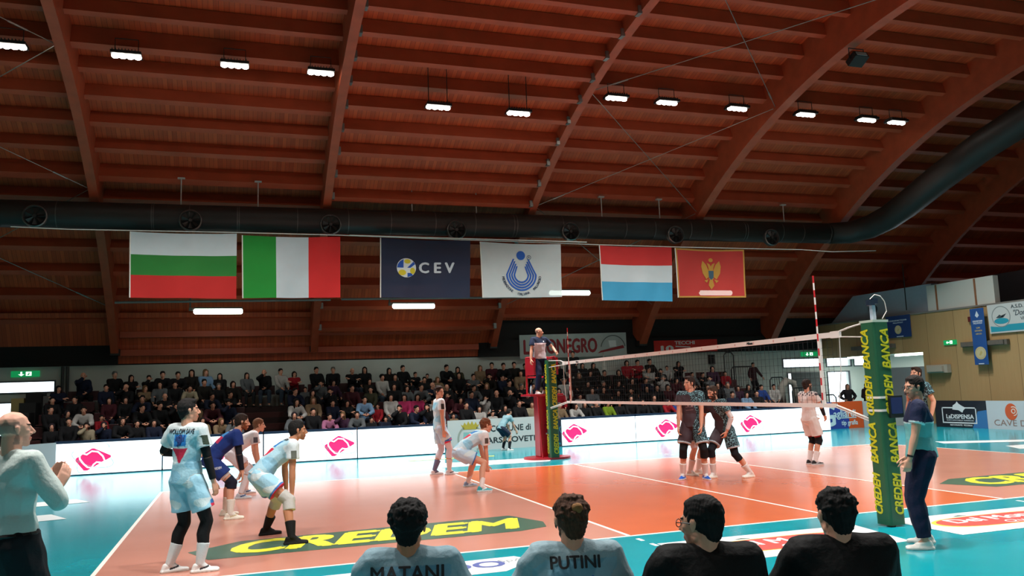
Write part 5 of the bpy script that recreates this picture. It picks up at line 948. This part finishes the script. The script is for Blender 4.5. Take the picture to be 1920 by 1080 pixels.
for i,sp_ in enumerate(specs):
    q=P_('s',**sp_); d={'P':q,'body':q.body('fair',vox=.010),'top':asobj(q.top(color=None,sleeve=1.92,g=.03,vox=.014,name='jacket')),'trousers':asobj(q.legs(1.92,None,g=.02,vox=.014,name='trousers'))}
    if i==0:
        for h_ in HS: o=q.hair(None,h_,vox=.010,m=M_obj); hair_me[h_]=o.data; bpy.data.objects.remove(o)
    protos.append(d)
A0=protos[0]['P']; base=Matrix.Translation(A0.hc)@A0.Mh.to_4x4()
shoe=blob('shoe',[E_((s*.14+0,.36+y,.035),(.045,.05,.035)) + E_((s*.14,.50,.03),(.04,.04,.03)) for s in (-1,1) for y in (-.02,)],.012,1,M_obj,None); shoe_me=shoe.data; bpy.data.objects.remove(shoe)
CN={'k':('black','#101114'),'n':('navy','#131b30'),'r':('red','#8f1722'),'w':('white','#a9a8a4'),'g':('grey','#5a5f62'),'b':('light blue','#6f8fae'),'m':('maroon','#3d141d'),'c':('cream','#9a9078'),'p':('pink','#a86a8c'),'o':('olive','#3a3a28'),'t':('tan','#7c6850'),'e':('dark green','#14261f'),'u':('purple','#3a2238'),'y':('lime green','#6f8a1e'),'l':('blue','#26448a'),'d':('dark','#16130f'),'x':('magenta pink','#a02855')}
HN={'m':('short','#15110f','short dark hair'),'b':('ring','#3a332e','a bald head'),'g':('short','#6a6864','short grey hair'),'w':('long','#14100e','long dark hair'),'l':('long','#6b5236','long fair hair'),'q':('curly','#0e0b0b','big curly dark hair'),'h':('hood','#2a2228','a hood up'),'s':('bob','#1c1311','dark chin-length hair'),'c':('short','#1a1412','short dark hair')}
S='154,678,b,n,2;215,684,g,k,0;245,700,w,k,3;279,688,m,k,1;315,692,m,k,1;356,686,w,d,0;383,685,l,b,0;408,697,w,k,0;426,706,s,d,2;445,702,c,e,0;463,696,w,g,0;495,689,b,k,2;527,688,m,w,0;552,694,s,r,3;594,685,m,k,0;625,685,g,k,0;661,687,b,k,3;676,685,w,k,0;731,687,w,d,0;757,682,m,k,0;773,683,c,k,3;802,688,c,k,0;835,679,m,k,1;860,685,w,o,0;902,682,l,t,0;915,677,m,m,0;936,676,m,k,1;956,676,m,d,0;979,679,m,k,0;1003,677,m,k,0;1049,678,w,k,0;1075,680,s,w,1;1090,678,w,k,0;1105,678,w,d,0;1178,673,s,r,0;1198,672,m,r,3;1221,670,m,d,0;1253,673,c,w,0;1274,675,w,k,3;1301,684,c,g,0;1317,685,c,k,3;1338,684,h,u,0;1362,683,c,r,0;'
S+='277,703,m,k,2;271,722,l,t,3;296,712,w,g,0;321,712,m,k,0;340,720,m,c,1;350,731,c,m,0;358,706,m,d,0;388,720,g,k,0;400,745,m,n,2;424,712,s,d,0;540,722,m,n,1;573,715,c,g,0;601,713,m,g,2;626,713,s,u,0;661,715,m,m,0;694,707,w,d,0;712,699,q,w,0;740,697,w,k,0;740,712,s,k,0;769,712,m,g,1;797,704,m,k,0;822,706,l,t,0;862,695,w,k,0;944,703,m,n,0;957,708,m,k,0;978,690,s,t,0;990,713,s,t,0;1060,705,g,w,0;1135,713,g,k,0;1163,715,s,k,0;1219,684,m,w,3;1245,700,g,w,2;1265,704,s,m,1;1349,714,s,k,0;1368,712,g,g,0;1040,700,s,k,0;1088,700,l,d,0;'
S+='204,746,w,m,0;172,762,c,r,0;148,752,m,w,1;115,772,h,k,0;94,758,m,k,0;235,745,s,k,0;262,748,m,k,1;300,745,m,k,0;330,752,m,k,2;365,752,w,t,0;398,744,m,m,1;421,759,b,n,0;435,775,w,k,0;449,774,w,d,0;552,738,w,w,1;588,741,l,t,0;625,747,m,n,0;649,752,w,k,3;683,734,m,b,1;696,722,m,o,0;719,736,w,w,0;737,737,s,x,0;746,737,w,x,0;761,720,w,g,0;800,712,b,n,3;838,728,w,m,2;871,726,m,n,0;887,717,m,g,1;904,725,b,k,0;914,715,l,k,0;937,725,b,k,2;961,720,g,k,3;988,718,m,n,0;1105,712,w,d,0;1113,722,s,d,0;1090,719,c,w,0;1050,725,w,r,0;1163,732,w,k,0;1179,734,w,k,0;1198,733,w,k,0;1300,722,m,k,0;1330,718,s,k,0;1380,724,w,u,0;'
S+='95,795,h,k,0;143,793,s,c,2;170,797,h,n,2;237,802,w,n,0;262,810,c,p,0;300,798,w,n,0;128,778,m,k,0;205,790,m,k,0;188,775,s,k,1;390,783,l,t,1;414,786,w,g,1;372,795,s,t,0;446,792,c,m,0;553,767,h,g,1;588,762,m,k,0;617,771,m,p,1;634,781,l,u,2;647,767,m,g,1;676,786,c,n,0;672,768,c,k,0;681,755,m,k,2;696,742,c,r,0;712,756,m,n,1;748,749,m,w,1;773,751,w,k,2;793,773,c,t,0;785,758,w,m,2;866,748,m,k,0;897,741,w,w,2;896,757,c,w,0;880,768,w,w,0;917,763,w,k,0;976,747,m,k,0;995,750,s,c,0;850,745,s,m,1;1052,758,g,t,0;1077,765,s,w,1;1110,757,b,k,0;1138,760,h,y,0;1095,760,w,k,0;1113,724,s,g,0;1225,763,h,r,1;1231,733,c,l,0;1250,718,s,m,0;1215,720,w,k,0;1230,718,w,k,0;1376,726,m,n,0;1394,719,w,k,0;1404,732,w,b,0;1432,719,m,l,0;1455,722,m,w,0;1416,728,m,k,0;1347,755,m,r,0;1160,750,s,k,0;1192,752,w,k,0;1270,752,m,n,0;1290,740,s,k,0'
marks=[(60,'left end of stand'),(235,'left of the striped flag'),(330,'under the horizontally striped flag'),(445,'under the two leftmost flags'),(520,'beside the stairs gap'),(645,'under the upright-striped flag'),(714,'left of the navy flag'),(800,'under the navy flag'),(885,'right of the navy flag'),(960,'under the white flag'),(1020,'beside the referee stand'),(1090,'beside the far net post'),(1160,'under the lettered white banner'),(1260,'under the red banner'),(1340,'behind the patterned players'),(1420,'by the black railings'),(1500,'right end of stand')]
RN=['front row','second row','middle row','fourth row','top row']; used={}; taken={}
L=[]
for t in S.split(';'):
    x,y,h_,c,pz=t.split(','); x,y=int(x),int(y); best=None
    for i,(ry,rz_) in enumerate(ROW):
        z=at(x,y,y=ry-.05).z-rz_; d=abs(z-1.32)
        if best is None or d<best[0]: best=(d,i,z)
    L.append((x,y,h_,c,int(pz),best[1],best[2]))
rr=random.Random(11); rr.shuffle(L)
L.sort(key=lambda t:t[0]); PC=[]
for x,y,h_,c,pz,i,ht in L:
    wx=at(x,y,y=ROW[i][0]).x
    for tries in range(3):
        lst=taken.setdefault(i,[]); clash=[v for v in lst if abs(v-wx)<.44]
        if not clash: break
        wx=max(clash)+.45
    if wx>11.8 and x<1400: wx=11.7
    if i<4 and -7.62<wx<-5.88:
        wx=min((-7.66,-5.84),key=lambda v:abs(v-wx))
        if any(abs(v-wx)<.4 for v in lst): continue
    taken[i].append(wx); PC.append((wx,x,y,h_,c,pz,i,ht))
def pxof(wx,i):
    d=V((wx,ROW[i][0],ROW[i][1]+1.3))-V(CP); return 960+FPX*d.dot(r_)/d.dot(f_)
for i in range(4):
    wx=-12.9
    while wx<11.4:
        x=pxof(wx,i)
        if not 455<x<545 and not 1255<x<1330 and all(abs(v-wx)>=.47 for v in taken[i]) and not (x>1330 and rr.random()<.5) and rr.random()<(.8 if i<3 else .45):
            taken[i].append(wx); PC.append((wx,x,0,rr.choice('mmwsmb'),rr.choice('kkdnkg'),rr.choice((0,0,1,2,3)),i,1.3))
        wx+=.15
for wx,x,y,h_,c,pz,i,ht in PC:
    kid=h_=='c'; d=protos[pz]; e=bpy.data.objects.new('spectator',None); COL.objects.link(e); sc=(.82 if kid else 1)*min(max(ht/1.32,.93),1.05)
    if x>1395: e.location=(wx,ROW[i][0]+.05,ROW[i][1] if wx<12 else 0)
    e.location=(wx,ROW[i][0]+.14+rr.uniform(-.03,.03),ROW[i][1]+(0 if not kid else .0)); e.rotation_euler=(0,0,math.pi+math.radians(rr.uniform(-20,20)+(-(x-900)/60))); e.scale=(sc,)*3
    mk=next(m for q_,m in [(a,b) for a,b in marks] if x<=q_+ (0 if q_>60 else 60)) if x<=1500 else marks[-1][1]
    who='child' if kid else 'person'; pose=('hands on lap','leaning forward','hand raised to the face','arms folded')[pz]
    g='hoodie' if h_ in 'hc' else ('coat' if c in 'kndo' else 'top'); 
    lab='%s with %s, %s %s, %s, %s'%(who,HN[h_][2],CN[c][0],g,RN[i],mk)
    used.setdefault(lab,[]).append(e); tag(e,lab,'person','spectators in the stand'); e['pose_']=pose
    def part(me,nm,col,mw=None):
        o=bpy.data.objects.new(nm,me); COL.objects.link(o); o.parent=e; o.color=(*col,1)
        if mw is not None: o.matrix_local=mw
        return o
    q=d['P']; part(d['body'].data,'body',(1,1,1)); part(d['top'].data,'jacket',srgb(CN[c][1])); part(d['trousers'].data,'trousers',srgb(rr.choice(['#14161c','#0f1014','#232a38','#2b2f33','#3a4654','#101014']))); part(shoe_me,'shoes',srgb(rr.choice(['#1a1a1a','#6a6a68','#8c8c88','#141416'])))
    mw=(Matrix.Translation(q.hc)@q.Mh.to_4x4())@base.inverted(); part(hair_me[HN[h_][0]],'hair',srgb(HN[h_][1]),mw)
ords=['leftmost','second from the left','third from the left','fourth from the left','fifth from the left','sixth from the left','seventh from the left','eighth from the left']
for lab,es in used.items():
    if len(es)>1:
        es.sort(key=lambda o:o.location.x)
        for k,o in enumerate(es): o['label']=ords[min(k,7)].split(' from')[0]+' '+lab
for _,es in used.items():
    for o in es: del o['pose_']
for d in protos:
    for o in list(d['P'].e.children)+[d['P'].e]: bpy.data.objects.remove(o)
# person standing on the top row in a big black coat
p=bystander('person in a black coat standing on the top row, arm stretched out',(4.75,20.2,1.5),150,1.7,'#0d0e10','#0d0e10','short','#1a1613',wr=((-.2,.5,1.15),(.24,.12,.85)))
e=empty('white_flag',(5.95,20.0,1.75),'small white flag held up among the red tops on the top row','flag'); b=MB(); b.tube([(0,0,0),(0,0,1.35)],.012,6); b.build('pole',steel,e); b=MB(); b.add([(0,-.02,1.3),(.14,-.06,.5),(.04,.02,.35),(-.12,-.05,.5)],[(0,1,2,3)]); b.add([(0,.0,1.3),(.14,-.04,.5),(.04,.04,.35),(-.12,-.03,.5)],[(3,2,1,0)]); b.build('cloth',mat('white_cloth','#b4b2a8',.9),e)
